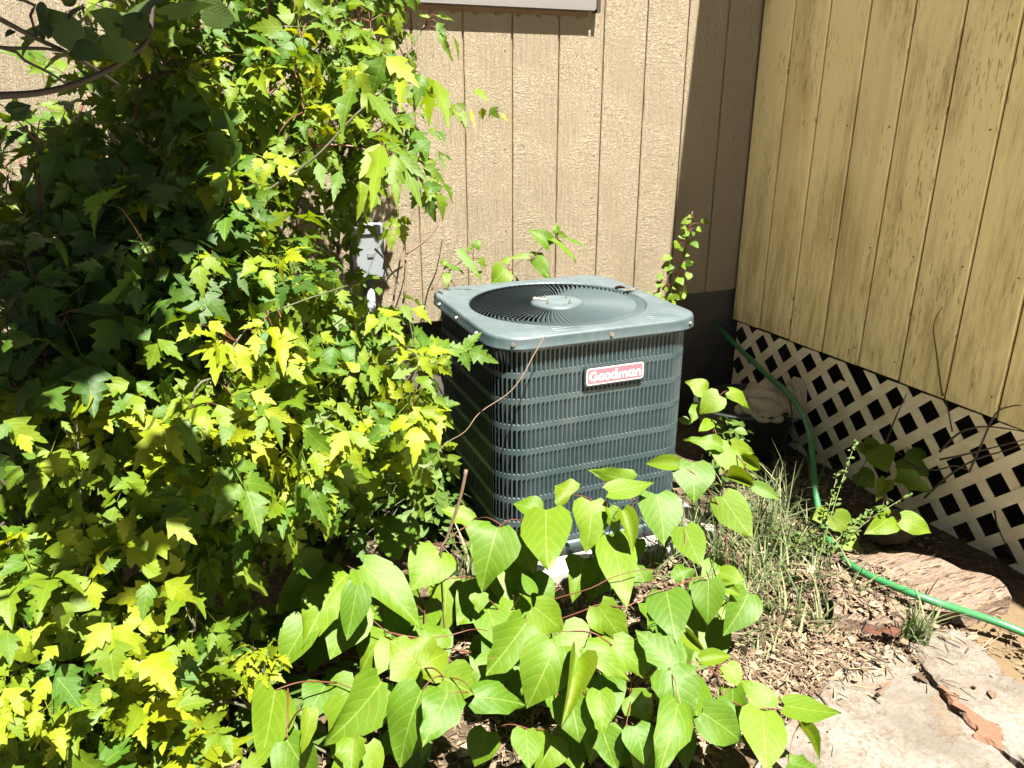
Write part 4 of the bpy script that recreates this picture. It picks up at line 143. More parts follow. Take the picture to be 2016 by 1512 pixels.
class MB:
    """collects simple solids into one mesh"""
    def __init__(s):
        s.V, s.F = [], []
    def add(s, V, F):
        b = len(s.V)
        s.V += [tuple(v) for v in V]
        s.F += [tuple(i + b for i in f) for f in F]
    def box(s, x0, x1, y0, y1, z0, z1):
        s.add([(x0, y0, z0), (x1, y0, z0), (x1, y1, z0), (x0, y1, z0), (x0, y0, z1), (x1, y0, z1), (x1, y1, z1), (x0, y1, z1)],
              [(3, 2, 1, 0), (4, 5, 6, 7), (0, 1, 5, 4), (1, 2, 6, 5), (2, 3, 7, 6), (3, 0, 4, 7)])
    def tube(s, P, R, n=6, cap=True):
        P = [Vector(p) for p in P]
        if not hasattr(R, '__len__'):
            R = [R] * len(P)
        rings = []
        a = None
        for i, p in enumerate(P):
            t = (P[min(i + 1, len(P) - 1)] - P[max(i - 1, 0)]).normalized()
            if a is None:
                a = t.orthogonal().normalized()
            a = (a - t * a.dot(t)).normalized()
            b = t.cross(a)
            rings.append([p + (a * math.cos(2 * PI * k / n) + b * math.sin(2 * PI * k / n)) * R[i] for k in range(n)])
        V = [v for r in rings for v in r]
        Fc = [(i * n + k, i * n + (k + 1) % n, (i + 1) * n + (k + 1) % n, (i + 1) * n + k) for i in range(len(P) - 1) for k in range(n)]
        if cap:
            Fc += [tuple(range(n))[::-1], tuple((len(P) - 1) * n + k for k in range(n))]
        s.add(V, Fc)
    def lathe(s, prof, n=32, c=(0, 0, 0)):
        V, Fc = [], []
        for r, z in prof:
            V += [(c[0] + r * math.cos(2 * PI * k / n), c[1] + r * math.sin(2 * PI * k / n), c[2] + z) for k in range(n)]
        for i in range(len(prof) - 1):
            Fc += [(i * n + k, i * n + (k + 1) % n, (i + 1) * n + (k + 1) % n, (i + 1) * n + k) for k in range(n)]
        s.add(V, Fc)
    def poly(s, pts, z0, z1):
        n = len(pts)
        s.add([(x, y, z0) for x, y in pts] + [(x, y, z1) for x, y in pts],
              [tuple(range(n))[::-1], tuple(range(n, 2 * n))] + [(i, (i + 1) % n, n + (i + 1) % n, n + i) for i in range(n)])
    def build(s, name, mat, parent=None, smooth=False):
        me = new_mesh(name, s.V, s.F, smooth=smooth)
        bm = bmesh.new(); bm.from_mesh(me)
        bmesh.ops.recalc_face_normals(bm, faces=bm.faces)
        bm.to_mesh(me); bm.free()
        return link(name, me, mat, parent)

def bevel(o, wd=0.003, seg=2):
    b = o.modifiers.new('edge', 'BEVEL')
    b.width = wd; b.segments = seg; b.limit_method = 'ANGLE'; b.angle_limit = math.radians(35)
    return o

def smooth_path(P, k=5):
    """Catmull-Rom through the points"""
    P = [Vector(p) for p in P]
    if len(P) < 3:
        return P
    out = []
    for i in range(len(P) - 1):
        p0, p1, p2, p3 = P[max(i - 1, 0)], P[i], P[i + 1], P[min(i + 2, len(P) - 1)]
        for j in range(k):
            t = j / k
            out.append(0.5 * ((2 * p1) + (p2 - p0) * t + (2 * p0 - 5 * p1 + 4 * p2 - p3) * t * t + (3 * p1 - p0 - 3 * p2 + p3) * t ** 3))
    out.append(P[-1])
    return out

def basis(y, z, scale=1.0, loc=(0, 0, 0)):
    y = Vector(y).normalized()
    z = Vector(z)
    z = z - y * z.dot(y)
    z = z.normalized() if z.length > 1e-5 else y.orthogonal().normalized()
    x = y.cross(z)
    sx, sy, sz = (scale, scale, scale) if not hasattr(scale, '__len__') else scale
    M = Matrix.Identity(4)
    for i in range(3):
        M[i][0], M[i][1], M[i][2], M[i][3] = x[i] * sx, y[i] * sy, z[i] * sz, loc[i]
    return M

def rnd(a=1.0):
    return Vector((random.gauss(0, a), random.gauss(0, a), random.gauss(0, a)))

def joined(name, mats, parent=None, mat=None, kind='stuff', smooth=False):
    """mats: list of (mesh, 4x4 matrix) -> one mesh (keeps UVs)"""
    Vs, Fs, UV, off, sizes = [], [], [], 0, []
    cache = {}
    for me, M in mats:
        if me.name not in cache:
            co = np.empty(len(me.vertices) * 3); me.vertices.foreach_get('co', co)
            li = np.empty(len(me.loops), dtype=np.int64); me.loops.foreach_get('vertex_index', li)
            ls = np.empty(len(me.polygons), dtype=np.int64); me.polygons.foreach_get('loop_total', ls)
            uv = None
            if me.uv_layers:
                uv = np.empty(len(me.loops) * 2); me.uv_layers[0].data.foreach_get('uv', uv)
            cache[me.name] = (co.reshape(-1, 3), li, ls, uv)
        co, li, ls, uv = cache[me.name]
        A = np.array(M)
        Vs.append(co @ A[:3, :3].T + A[:3, 3]); Fs.append(li + off); sizes.append(ls)
        UV.append(uv if uv is not None else np.zeros(len(li) * 2))
        off += len(co)
    V = np.concatenate(Vs); L = np.concatenate(Fs); S = np.concatenate(sizes); U = np.concatenate(UV)
    me = bpy.data.meshes.new(name)
    me.vertices.add(len(V)); me.vertices.foreach_set('co', V.ravel())
    me.loops.add(len(L)); me.loops.foreach_set('vertex_index', L.astype(np.int32))
    me.polygons.add(len(S))
    me.polygons.foreach_set('loop_start', np.concatenate([[0], np.cumsum(S)[:-1]]).astype(np.int32))
    me.polygons.foreach_set('loop_total', S.astype(np.int32))
    l = me.uv_layers.new(name='UVMap'); l.data.foreach_set('uv', U.astype(np.float32))
    if smooth:
        me.polygons.foreach_set('use_smooth', [True] * len(S))
    me.update(calc_edges=True)
    o = link(name, me, mat, parent)
    if kind:
        o['kind'] = kind
    return o

# ------------------------------------------------------------------ materials
class NB:
    k = .68            # albedo trim shared by the materials
    def __init__(s, name):
        s.m = bpy.data.materials.new(name); s.m.use_nodes = True
        s.t = s.m.node_tree; s.t.nodes.clear()
        s.out = s.n('ShaderNodeOutputMaterial')
    def n(s, t, **k):
        x = s.t.nodes.new(t)
        for a, b in k.items():
            setattr(x, a, b)
        return x
    def put(s, sock, v):
        if hasattr(v, 'is_linked') or isinstance(v, bpy.types.NodeSocket):
            s.t.links.new(v, sock)
        elif v is not None:
            sock.default_value = (*v, 1.0) if (hasattr(v, '__len__') and len(v) == 3 and sock.type == 'RGBA') else v
    def math(s, op, a, b=None, c=None, clamp=False):
        x = s.n('ShaderNodeMath', operation=op, use_clamp=clamp)
        s.put(x.inputs[0], a)
        if b is not None: s.put(x.inputs[1], b)
        if c is not None: s.put(x.inputs[2], c)
        return x.outputs[0]
    def mix(s, f, a, b, mode='MIX'):
        x = s.n('ShaderNodeMix', data_type='RGBA', blend_type=mode)
        trim = lambda v: tuple(q * s.k for q in v) if isinstance(v, tuple) else v
        s.put(x.inputs[0], f); s.put(x.inputs[6], trim(a)); s.put(x.inputs[7], trim(b))
        return x.outputs[2]
    def pos(s, scale=(1, 1, 1)):
        g = s.n('ShaderNodeNewGeometry')
        mp = s.n('ShaderNodeMapping'); mp.inputs['Scale'].default_value = scale
        s.t.links.new(g.outputs['Position'], mp.inputs[0])
        return mp.outputs[0]
    def noise(s, vec, scale, detail=4, rough=.55, dist=0.0):
        x = s.n('ShaderNodeTexNoise')
        s.put(x.inputs['Vector'], vec)
        x.inputs['Scale'].default_value = scale; x.inputs['Detail'].default_value = detail
        x.inputs['Roughness'].default_value = rough; x.inputs['Distortion'].default_value = dist
        return x.outputs[0]
    def vor(s, vec, scale, feature='F1'):
        x = s.n('ShaderNodeTexVoronoi', feature=feature)
        s.put(x.inputs['Vector'], vec); x.inputs['Scale'].default_value = scale
        return x.outputs['Distance']
    def ramp(s, f, a, b, smooth=False):
        x = s.n('ShaderNodeMapRange', interpolation_type='SMOOTHSTEP' if smooth else 'LINEAR')
        s.put(x.inputs[0], f); x.inputs[1].default_value = a; x.inputs[2].default_value = b
        return x.outputs[0]
    def bump(s, h, strength=.5, dist=.002, normal=None):
        x = s.n('ShaderNodeBump'); x.inputs['Strength'].default_value = strength; x.inputs['Distance'].default_value = dist
        s.put(x.inputs['Height'], h)
        if normal is not None: s.put(x.inputs['Normal'], normal)
        return x.outputs[0]
    def bsdf(s, color, rough=.6, metal=0.0, spec=.5, normal=None):
        x = s.n('ShaderNodeBsdfPrincipled')
        s.put(x.inputs['Base Color'], color); s.put(x.inputs['Roughness'], rough); s.put(x.inputs['Metallic'], metal)
        x.inputs['Specular IOR Level'].default_value = spec
        if normal is not None: s.put(x.inputs['Normal'], normal)
        return x.outputs[0]
    def done(s, sh):
        s.t.links.new(sh, s.out.inputs[0]); return s.m

def plain(name, color, rough=.6, metal=0., spec=.4, var=.12, scale=25., bump=0.0, k=None):
    b = NB(name)
    if k: b.k = k
    f = b.noise(b.pos(), scale, 5)
    c = b.mix(f, tuple(x * (1 - var) for x in color), tuple(min(1, x * (1 + var)) for x in color))
    nm = b.bump(b.noise(b.pos(), scale * 6, 4), bump, .002) if bump else None
    return b.done(b.bsdf(c, rough, metal, spec, nm))

def leaf_mat(name, a, bcol, vein, transl, tcol, veins=7.0, rough=.5, veinw=.5, curv=.7, island=False, spots=.0, relief=.5):
    """a..b: colour range between leaves; vein colour along midrib and side veins drawn from the leaf's own UVs"""
    b = NB(name)
    uv = b.n('ShaderNodeUVMap').outputs[0]
    sp = b.n('ShaderNodeSeparateXYZ'); b.put(sp.inputs[0], uv)
    x = b.math('ABSOLUTE', b.math('SUBTRACT', sp.outputs[0], .5)); y = sp.outputs[1]
    if island:
        r = b.n('ShaderNodeNewGeometry').outputs['Random Per Island']
    else:
        r = b.n('ShaderNodeObjectInfo').outputs['Random']
    uvn = b.n('ShaderNodeVectorMath', operation='ADD'); b.put(uvn.inputs[0], uv)
    cmb = b.n('ShaderNodeCombineXYZ'); b.put(cmb.inputs[2], b.math('MULTIPLY', r, 37.0)); b.put(uvn.inputs[1], cmb.outputs[0])
    nz = b.noise(uvn.outputs[0], 5.0, 5)
    base = b.mix(r, a, bcol)
    base = b.mix(b.math('MULTIPLY', nz, .5), base, tuple(q * .72 for q in a))
    s = b.math('SUBTRACT', y, b.math('ADD', b.math('MULTIPLY', x, curv), b.math('MULTIPLY', b.math('MULTIPLY', x, x), 1.3)))
    fr = b.math('FRACT', b.math('ADD', b.math('MULTIPLY', s, veins), b.math('MULTIPLY', nz, .25)))
    side = b.math('ABSOLUTE', b.math('SUBTRACT', fr, .5))
    vl = b.math('SUBTRACT', 1.0, b.ramp(side, .012, .07, True))
    mid = b.math('SUBTRACT', 1.0, b.ramp(x, .006, .02, True))
    vm = b.math('MAXIMUM', b.math('MULTIPLY', vl, .62), mid)
    fine = b.math('SUBTRACT', 1.0, b.ramp(b.vor(uvn.outputs[0], 17.0, 'DISTANCE_TO_EDGE'), .0, .07))
    vmx = b.math('MAXIMUM', vm, b.math('MULTIPLY', fine, .22))
    col = b.mix(b.math('MULTIPLY', vmx, veinw), base, vein)
    if spots:
        sn = b.ramp(b.noise(uvn.outputs[0], 9.0, 3), .66, .72)
        col = b.mix(b.math('MULTIPLY', sn, spots), col, (.2, .13, .03))
    nm = b.bump(b.math('SUBTRACT', b.math('MULTIPLY', side, relief), b.math('ADD', b.math('MULTIPLY', mid, .3), b.math('MULTIPLY', fine, .12))), .45, .002)
    p = b.bsdf(col, rough, 0, .22, nm)
    t = b.n('ShaderNodeBsdfTranslucent'); b.put(t.inputs[0], b.mix(b.math('MULTIPLY', vmx, .4), tcol, vein)); b.put(t.inputs['Normal'], nm)
    mx = b.n('ShaderNodeMixShader'); mx.inputs[0].default_value = transl
    b.put(mx.inputs[1], p); b.put(mx.inputs[2], t.outputs[0])
    return b.done(mx.outputs[0])

M = {}
M['knot'] = leaf_mat('knotweed_leaf', (.060, .142, .006), (.135, .215, .005), (.24, .31, .07), .22, (.17, .36, .004), veins=5.0, spots=.6, curv=.62, veinw=.55)
M['knot_young'] = leaf_mat('young_knotweed_leaf', (.13, .20, .006), (.12, .21, .009), (.27, .30, .05), .28, (.27, .36, .005), veins=6.5)
M['elder'] = leaf_mat('box_elder_leaf', (.045, .125, .010), (.19, .25, .005), (.24, .29, .035), .28, (.30, .44, .004), veins=6.0, veinw=.35, curv=.9)
M['elder_join'] = leaf_mat('box_elder_foliage', (.045, .12, .010), (.16, .225, .005), (.22, .27, .035), .25, (.26, .40, .004), veins=6.0, veinw=.35, curv=.9, island=True)
M['elder_young'] = leaf_mat('young_box_elder_leaf', (.25, .295, .006), (.18, .255, .007), (.36, .36, .05), .32, (.5, .52, .005), veins=6.0, veinw=.35, curv=.9)
M['elder_shaded'] = leaf_mat('shaded_box_elder_leaf', (.026, .075, .010), (.062, .125, .009), (.14, .19, .04), .22, (.12, .26, .006), veins=6.0, veinw=.35, curv=.9)  # darker copy of elder for the left sapling; shade put into its colour
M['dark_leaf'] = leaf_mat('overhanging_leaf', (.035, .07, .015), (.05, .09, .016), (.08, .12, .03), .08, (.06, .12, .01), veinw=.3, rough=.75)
M['weed'] = leaf_mat('weed_leaf', (.06, .12, .02), (.13, .19, .035), (.16, .22, .07), .18, (.14, .26, .015), veinw=.25, island=True)
M['grass'] = leaf_mat('grass_blade', (.05, .10, .03), (.33, .34, .165), (.24, .28, .12), .18, (.13, .23, .03), veinw=.1, island=True)
M['straw'] = leaf_mat('dry_litter', (.06, .036, .022), (.44, .325, .215), (.45, .36, .24), .05, (.4, .28, .12), veinw=.2, island=True, rough=.8)
M['red_leaf'] = plain('rust_dry_leaf', (.085, .028, .012), .8, var=.4)
M['tan_leaf'] = plain('tan_dry_leaf', (.26, .14, .055), .8, var=.4)
M['stem_red'] = plain('reddish_stem', (.13, .045, .024), .5, var=.3)
M['stem_green'] = plain('green_stem', (.2, .24, .09), .5, var=.25)
M['stem_grey'] = plain('grey_green_bark', (.085, .085, .045), .7, var=.3)
M['bark'] = plain('brown_bark', (.11, .08, .055), .85, var=.4, bump=.4)
M['dark_bark'] = plain('dark_bark', (.035, .026, .02), .85, var=.4, bump=.4)
M['cane'] = plain('dead_cane', (.15, .095, .06), .7, var=.4)
M['twig_pale'] = plain('bleached_twig', (.5, .42, .33), .8, var=.25)
M['black'] = plain('black_metal', (.012, .013, .013), .5)
M['coil'] = plain('coil_fin_metal', (.035, .037, .036), .5, .4)
M['screw'] = plain('zinc_screw', (.5, .48, .42), .35, .9)
M['rubber'] = plain('black_plastic', (.02, .02, .021), .45)
M['plate_rim'] = plain('plate_rim', (.03, .04, .045), .35)
M['plate_pink'] = plain('faded_red_plate', (.55, .135, .17), .35, var=.06, scale=60)
M['white_paint'] = plain('white_print', (.78, .74, .72), .4, var=.04)
M['pvc'] = None
b = NB('hose_rubber')
M['hose'] = b.done(b.bsdf(b.mix(b.noise(b.pos(), 30, 4), (.022, .15, .045), (.045, .22, .075)), .38, 0, .5, b.bump(b.noise(b.pos(), 200, 3), .15, .001)))

def painted_metal():
    b = NB('grey_green_paint')
    p = b.pos()
    dust = b.ramp(b.noise(p, 9, 6, .65), .42, .72)
    c = b.mix(dust, (.036, .061, .066), (.060, .083, .088))
    rain = b.math('MULTIPLY', b.ramp(b.noise(b.pos((55, 55, 2.2)), 1.0, 4, .6), .5, .68), b.ramp(b.noise(p, 5, 3), .4, .65))
    c = b.mix(b.math('MULTIPLY', rain, .3), c, (.12, .125, .11))
    g = b.n('ShaderNodeNewGeometry'); sp = b.n('ShaderNodeSeparateXYZ'); b.put(sp.inputs[0], g.outputs['Normal'])
    up = b.ramp(sp.outputs[2], .6, .98)                  # dust settles on what faces up
    c = b.mix(b.math('MULTIPLY', up, b.math('ADD', .4, b.math('MULTIPLY', dust, .35))), c, (.135, .172, .190))
    st = b.ramp(b.noise(b.pos((30, 6, 30)), 3, 5), .60, .68)
    c = b.mix(b.math('MULTIPLY', b.math('MULTIPLY', st, up), .35), c, (.19, .16, .12))
    r = b.ramp(b.noise(p, 40, 3), .0, 1.0)
    return b.done(b.bsdf(c, b.math('ADD', .36, b.math('MULTIPLY', r, .2)), 0, .5, b.bump(b.noise(p, 350, 2), .06, .0006)))
M['paint'] = painted_metal()
M['vane'] = plain('painted_vane', (.055, .078, .084), .62, 0, .25, var=.15)

def embossed_siding():
    b = NB('embossed_hardboard_siding')
    p = b.pos((1, 1, .42)); q = b.pos()
    warp = b.noise(q, 4, 3)
    n1 = b.noise(p, 46, 6, .62, .7)
    ridge = b.math('ABSOLUTE', b.math('SUBTRACT', b.noise(b.pos((1, 1, .75)), 60, 4, .6, 1.2), .5))
    lines = b.noise(b.pos((1, 1, .06)), 120, 3, .6, .4)
    fl = b.ramp(warp, .42, .6, True)
    chat = b.noise(b.pos((.35, 1, 2.0)), 42, 3, .6, .8)
    edge = b.ramp(b.noise(b.pos((3.2, 1, .5)), 2.0, 3), .45, .6, True)
    h = b.math('ADD', b.math('MULTIPLY', n1, .42), b.math('MULTIPLY', b.ramp(ridge, 0, .10), .34))
    h = b.math('ADD', h, b.math('MULTIPLY', b.math('MULTIPLY', chat, edge), .75))
    # cathedral grain on some stretches
    wv = b.n('ShaderNodeTexWave', wave_type='RINGS', rings_direction='Y'); b.put(wv.inputs[0], b.pos((7, 1, 1.1)))
    wv.inputs['Scale'].default_value = 7; wv.inputs['Distortion'].default_value = 5; wv.inputs['Detail'].default_value = 3; wv.inputs['Detail Scale'].default_value = 1.4
    h = b.math('ADD', b.math('MULTIPLY', h, b.math('ADD', .45, b.math('MULTIPLY', fl, .55))), b.math('MULTIPLY', b.math('MULTIPLY', wv.outputs[1], b.math('SUBTRACT', 1, fl)), .35))
    h = b.math('ADD', h, b.math('MULTIPLY', lines, .38))
    pits = b.ramp(b.noise(b.pos((1, 1, .8)), 24, 4, .6, 1.5), .70, .75)
    h = b.math('SUBTRACT', h, b.math('MULTIPLY', pits, 1.0))
    c = b.mix(b.noise(q, 2.2, 5), (.288, .236, .157), (.338, .28, .192))
    c = b.mix(b.math('MULTIPLY', pits, .55), c, (.16, .11, .06))
    c = b.mix(b.math('MULTIPLY', b.ramp(ridge, .05, .0), .18), c, (.24, .17, .1))
    return b.done(b.bsdf(c, .62, 0, .35, b.bump(h, 1.0, .0055)))
M['siding_back'] = embossed_siding()

def weathered_siding():
    b = NB('weathered_yellow_siding'); b.k = 1.0
    q = b.pos()
    mask = b.ramp(b.noise(b.pos((1, 4.5, .9)), 1.6, 5, .6), .45, .68, True)
    low = b.n('ShaderNodeSeparateXYZ'); b.put(low.inputs[0], q)
    foot = b.ramp(low.outputs[2], 1.3, .48)
    gr = b.noise(b.pos((1, 40, 1.5)), 5.0, 5, .6, .3)
    cracks = b.ramp(b.noise(b.pos((1, 62, 7.5)), 2.6, 3, .55, .25), .60, .65)
    cm = b.ramp(b.noise(b.pos((1, 3.0, .8)), 2.0, 4), .45, .62, True)
    wv = b.n('ShaderNodeTexWave', bands_direction='Y'); b.put(wv.inputs[0], b.pos((1, 9, .22)))
    wv.inputs['Scale'].default_value = 6; wv.inputs['Distortion'].default_value = 2.2; wv.inputs['Detail'].default_value = 2; wv.inputs['Detail Scale'].default_value = .8
    gm = b.ramp(b.noise(b.pos((1, 4.9, .25)), 1.05, 2), .55, .66, True)
    c = b.mix(b.noise(q, 3, 4), (.82, .655, .30), (.88, .74, .40))
    c = b.mix(b.math('MULTIPLY', b.math('MULTIPLY', mask, b.ramp(gr, .30, .62)), .7), c, (.30, .21, .065))
    c = b.mix(b.math('MULTIPLY', b.math('MULTIPLY', gm, wv.outputs[1]), .38), c, (.28, .19, .06))
    fm = b.math('MULTIPLY', foot, b.ramp(b.noise(b.pos((1, 14, 2)), 3.2, 6, .7), .46, .66))
    c = b.mix(b.math('MULTIPLY', fm, .55), c, (.22, .15, .035))
    ck = b.math('MULTIPLY', cracks, b.math('ADD', .12, b.math('MULTIPLY', cm, .88)))
    c = b.mix(b.math('MULTIPLY', ck, .68), c, (.13, .085, .022))
    h = b.math('SUBTRACT', b.math('MULTIPLY', gr, .35), b.math('MULTIPLY', ck, 1.0))
    return b.done(b.bsdf(c, .7, 0, .25, b.bump(h, .5, .0025)))
M['siding_side'] = weathered_siding()
M['groove_back'] = plain('groove_back', (.27, .19, .11), .8, var=.2)
M['groove_side'] = plain('groove_side', (.19, .115, .03), .85, var=.35)
M['trim_brown'] = plain('brown_caulk', (.2, .12, .06), .8, var=.3)
M['alum'] = plain('aluminium_window', (.26, .25, .24), .4, .3, var=.05)
M['shade_trim'] = plain('dark_bronze_trim', (.05, .04, .03), .5)
M['box_grey'] = plain('grey_utility_box', (.23, .255, .27), .45, var=.05)
M['foundation'] = plain('foundation_block', (.10, .085, .065), .95, var=.5, scale=9, bump=.8)
M['soil_dark'] = plain('crawlspace_soil', (.03, .024, .018), .95, var=.3)
M['roofing'] = plain('roof_shingle', (.12, .11, .10), .9, var=.3)
M['soffit'] = plain('soffit_paint', (.5, .4, .25), .7)
b = NB('window_glass'); _g = b.n('ShaderNodeBsdfPrincipled')
_g.inputs['Base Color'].default_value = (.02, .025, .03, 1); _g.inputs['Roughness'].default_value = .05
M['glass'] = b.done(_g.outputs[0])
b = NB('lattice_vinyl'); b.k = 1.0
M['pvc'] = b.done(b.bsdf(b.mix(b.ramp(b.noise(b.pos((1, 1, 2)), 6, 6, .65), .35, .75), (.86, .76, .52), (.60, .48, .25)), .55, 0, .3, b.bump(b.noise(b.pos(), 90, 3), .08, .001)))

def stone_mat():
    b = NB('sandstone_slab')
    q = b.pos()
    c = b.mix(b.ramp(b.noise(q, 3.5, 6, .65), .35, .65), (.135, .12, .10), (.25, .232, .202))
    c = b.mix(b.math('MULTIPLY', b.ramp(b.noise(q, 75, 6, .75), .47, .60), .6), c, (.12, .085, .055))
    flake = b.ramp(b.noise(q, 9, 7, .7), .54, .60)
    c = b.mix(b.math('MULTIPLY', flake, .6), c, (.15, .105, .065))
    red = b.ramp(b.noise(q, 5.2, 5, .6), .64, .72)
    c = b.mix(b.math('MULTIPLY', red, .55), c, (.2, .09, .048))
    cr = b.math('SUBTRACT', 1, b.ramp(b.vor(b.mix(.06, q, b.n('ShaderNodeTexNoise').outputs[1], 'ADD'), 3.6, 'DISTANCE_TO_EDGE'), .0, .012))
    c = b.mix(b.math('MULTIPLY', b.math('MULTIPLY', cr, b.ramp(b.noise(q, 4, 2), .5, .6)), .6), c, (.14, .1, .07))
    h = b.math('ADD', b.math('MULTIPLY', b.noise(q, 70, 6, .7), .5), b.math('SUBTRACT', b.math('MULTIPLY', b.noise(q, 14, 5), .8), b.math('MULTIPLY', flake, .5)))
    return b.done(b.bsdf(c, .85, 0, .25, b.bump(h, .75, .006)))
M['stone'] = stone_mat()
M['concrete'] = plain('pad_concrete', (.34, .325, .30), .85, var=.12, scale=14, bump=.35)
M['clay'] = plain('red_clay_mortar', (.17, .085, .05), .95, var=.4, scale=60, bump=.5)
M['rock'] = plain('field_stone', (.14, .11, .075), .95, var=.6, scale=28, bump=1.0)
M['tub'] = plain('dark_green_tub', (.02, .028, .022), .4)
M['cloth'] = plain('beige_canvas', (.40, .34, .23), .9, var=.15, scale=30, bump=.3)

def soil_mat():
    b = NB('soil')
    q = b.pos()
    c = b.mix(b.ramp(b.noise(q, 7, 7, .7), .35, .68), (.04, .028, .018), (.12, .085, .052))
    c = b.mix(b.math('MULTIPLY', b.ramp(b.noise(q, 50, 4, .7), .52, .66), .6), c, (.33, .24, .15))
    wx = b.n('ShaderNodeSeparateXYZ'); b.put(wx.inputs[0], q)
    sand = b.math('MULTIPLY', b.ramp(b.math('ADD', wx.outputs[0], b.math('MULTIPLY', b.noise(q, 9, 4), .1)), 1.93, 2.0), b.ramp(wx.outputs[1], 1.36, 1.28))
    c = b.mix(b.math('MULTIPLY', sand, .85), c, (.17, .12, .065))
    h = b.math('ADD', b.noise(q, 30, 7, .7), b.math('MULTIPLY', b.noise(q, 160, 4, .7), .4))
    return b.done(b.bsdf(c, .95, 0, .2, b.bump(h, .8, .008)))
M['soil'] = soil_mat()

def old_wood():
    b = NB('weathered_timber')
    fib = b.noise(b.pos((7, 60, 40)), 2.6, 7, .7, .8)
    c = b.mix(b.ramp(fib, .32, .62), (.09, .06, .042), (.27, .205, .16))
    ck = b.ramp(b.noise(b.pos((8, 55, 40)), 1.7, 4, .6, .6), .58, .64)
    c = b.mix(ck, c, (.05, .035, .025))
    c = b.mix(b.math('MULTIPLY', b.ramp(b.noise(b.pos(), 70, 4, .7), .52, .64), .6), c, (.38, .19, .08))
    return b.done(b.bsdf(c, .9, 0, .2, b.bump(b.math('SUBTRACT', fib, b.math('MULTIPLY', ck, .8)), .9, .008)))
M['timber'] = old_wood()

# ------------------------------------------------------------------ ground
def gnoise(x, y):
    return .012 * math.sin(7 * x + 1.3) * math.cos(6 * y) + .008 * math.sin(17 * x + 3 * y) * math.sin(13 * y - 2 * x)
xs = sorted(set([-60, -30, -12, -6, -3] + [round(-2 + .06 * i, 3) for i in range(84)] + [3.2, 4, 7, 14, 30, 60]))
ys = sorted(set([-60, -30, -12, -6, -3, -1.5, -.5] + [round(.2 + .06 * i, 3) for i in range(52)] + [3.4, 4.5, 7, 14, 30, 60]))
V = [(x, y, gnoise(x, y) - .01 if (-2 < x < 3 and 0 < y < 3.3) else -.01) for y in ys for x in xs]
nx = len(xs)
g = link('ground', new_mesh('ground', V, [(j * nx + i, j * nx + i + 1, (j + 1) * nx + i + 1, (j + 1) * nx + i) for j in range(len(ys) - 1) for i in range(nx - 1)], smooth=True), M['soil'])
g['kind'] = 'structure'

# stone path: irregular flat slabs with a clay joint
path = bpy.data.objects.new('path', None); COL.objects.link(path); path['kind'] = 'structure'
def slab(name, pts, z0, z1, mat, parent, rough=.012, sub=4, inset=.012):
    P = []
    n = len(pts)
    for i in range(n):
        a, c = Vector(pts[i]), Vector(pts[(i + 1) % n])
        for k in range(sub):
            q = a.lerp(c, k / sub)
            if k: q += Vector((random.gauss(0, rough * .5), random.gauss(0, rough * .5)))
            P.append(q)
    cx = sum((p for p in P), Vector((0, 0))) / len(P)
    n = len(P)
    V, Fc = [], []
    V += [(p.x, p.y, z0) for p in P]
    V += [(p.x, p.y, z1 - inset * .6) for p in P]
    ins = [p + (cx - p).normalized() * (inset * random.uniform(.6, 1.5)) for p in P]
    V += [(p.x, p.y, z1 + random.gauss(0, .0012)) for p in ins]
    for L in range(2):
        Fc += [(L * n + i, L * n + (i + 1) % n, (L + 1) * n + (i + 1) % n, (L + 1) * n + i) for i in range(n)]
    Fc.append(tuple(2 * n + i for i in range(n)))
    o = link(name, new_mesh(name, V, Fc), mat, parent)
    bm = bmesh.new(); bm.from_mesh(o.data); bmesh.ops.triangulate(bm, faces=[f for f in bm.faces if len(f.verts) > 4]); bmesh.ops.recalc_face_normals(bm, faces=bm.faces); bm.to_mesh(o.data); bm.free()
    return o
slab('flagstone', GEO['stone1'], -.03, .016, M['stone'], path)
slab('flagstone', GEO['stone2'], -.03, .020, M['stone'], path)
jt = slab('clay_joint', GEO['clay'], .0, .0232, M['clay'], path, rough=.012, sub=3, inset=.012)

# pale concrete slab added out of view to bounce sunlight onto the side wall
mb = MB(); mb.poly([(-.3, -4.5), (2.36, -4.5), (2.36, .52), (1.2, .60), (.3, .40), (-.3, -.1)], -.05, .015)
pa = mb.build('bounce_slab', plain('bounce_slab_concrete', (.76, .69, .53), .85, k=1.0, var=.06, scale=8, bump=.3)); pa['kind'] = 'structure'

# ------------------------------------------------------------------ back wall of the house
PITCH = .2032
bw = thing('house_wall', 'sunlit tan house wall of embossed grooved panelling behind the condenser', 'wall', (0, 3.02, 0))
mb = MB(); mb.box(-4.4, 2.75, .010, .06, .64, 3.3); mb.build('backing_panel', M['groove_back'], bw)
mb = MB(); mb.box(-4.4, 2.9, .045, .25, -.1, .637); mb.build('foundation', M['foundation'], bw)
def board_mesh(name, wd, z0, z1, t=.012, g=.0035):
    x0, x1 = g, wd - g
    c = .003
    prof = [(x0, t), (x0, c), (x0 + c, 0), (x1 - c, 0), (x1, c), (x1, t)]
    n = len(prof)
    V = [(x, y, z) for z in (z0, z1) for x, y in prof]
    return new_mesh(name, V, [(i, i + 1, n + i + 1, n + i) for i in range(n - 1)] + [tuple(range(n))[::-1], tuple(range(n, 2 * n))])
bmsh = board_mesh('board', PITCH, .64, 3.3)
bmsh.materials.append(M['siding_back'])
x = 1.053 - PITCH * 26
while x < 2.44:
    wd = min(PITCH, 2.449 - x)
    me = bmsh if wd > .2 else board_mesh('board_narrow', wd, .64, 3.3)
    o = link('board', me, M['siding_back'], bw); o.location = (x, 0, 0)
    x += PITCH
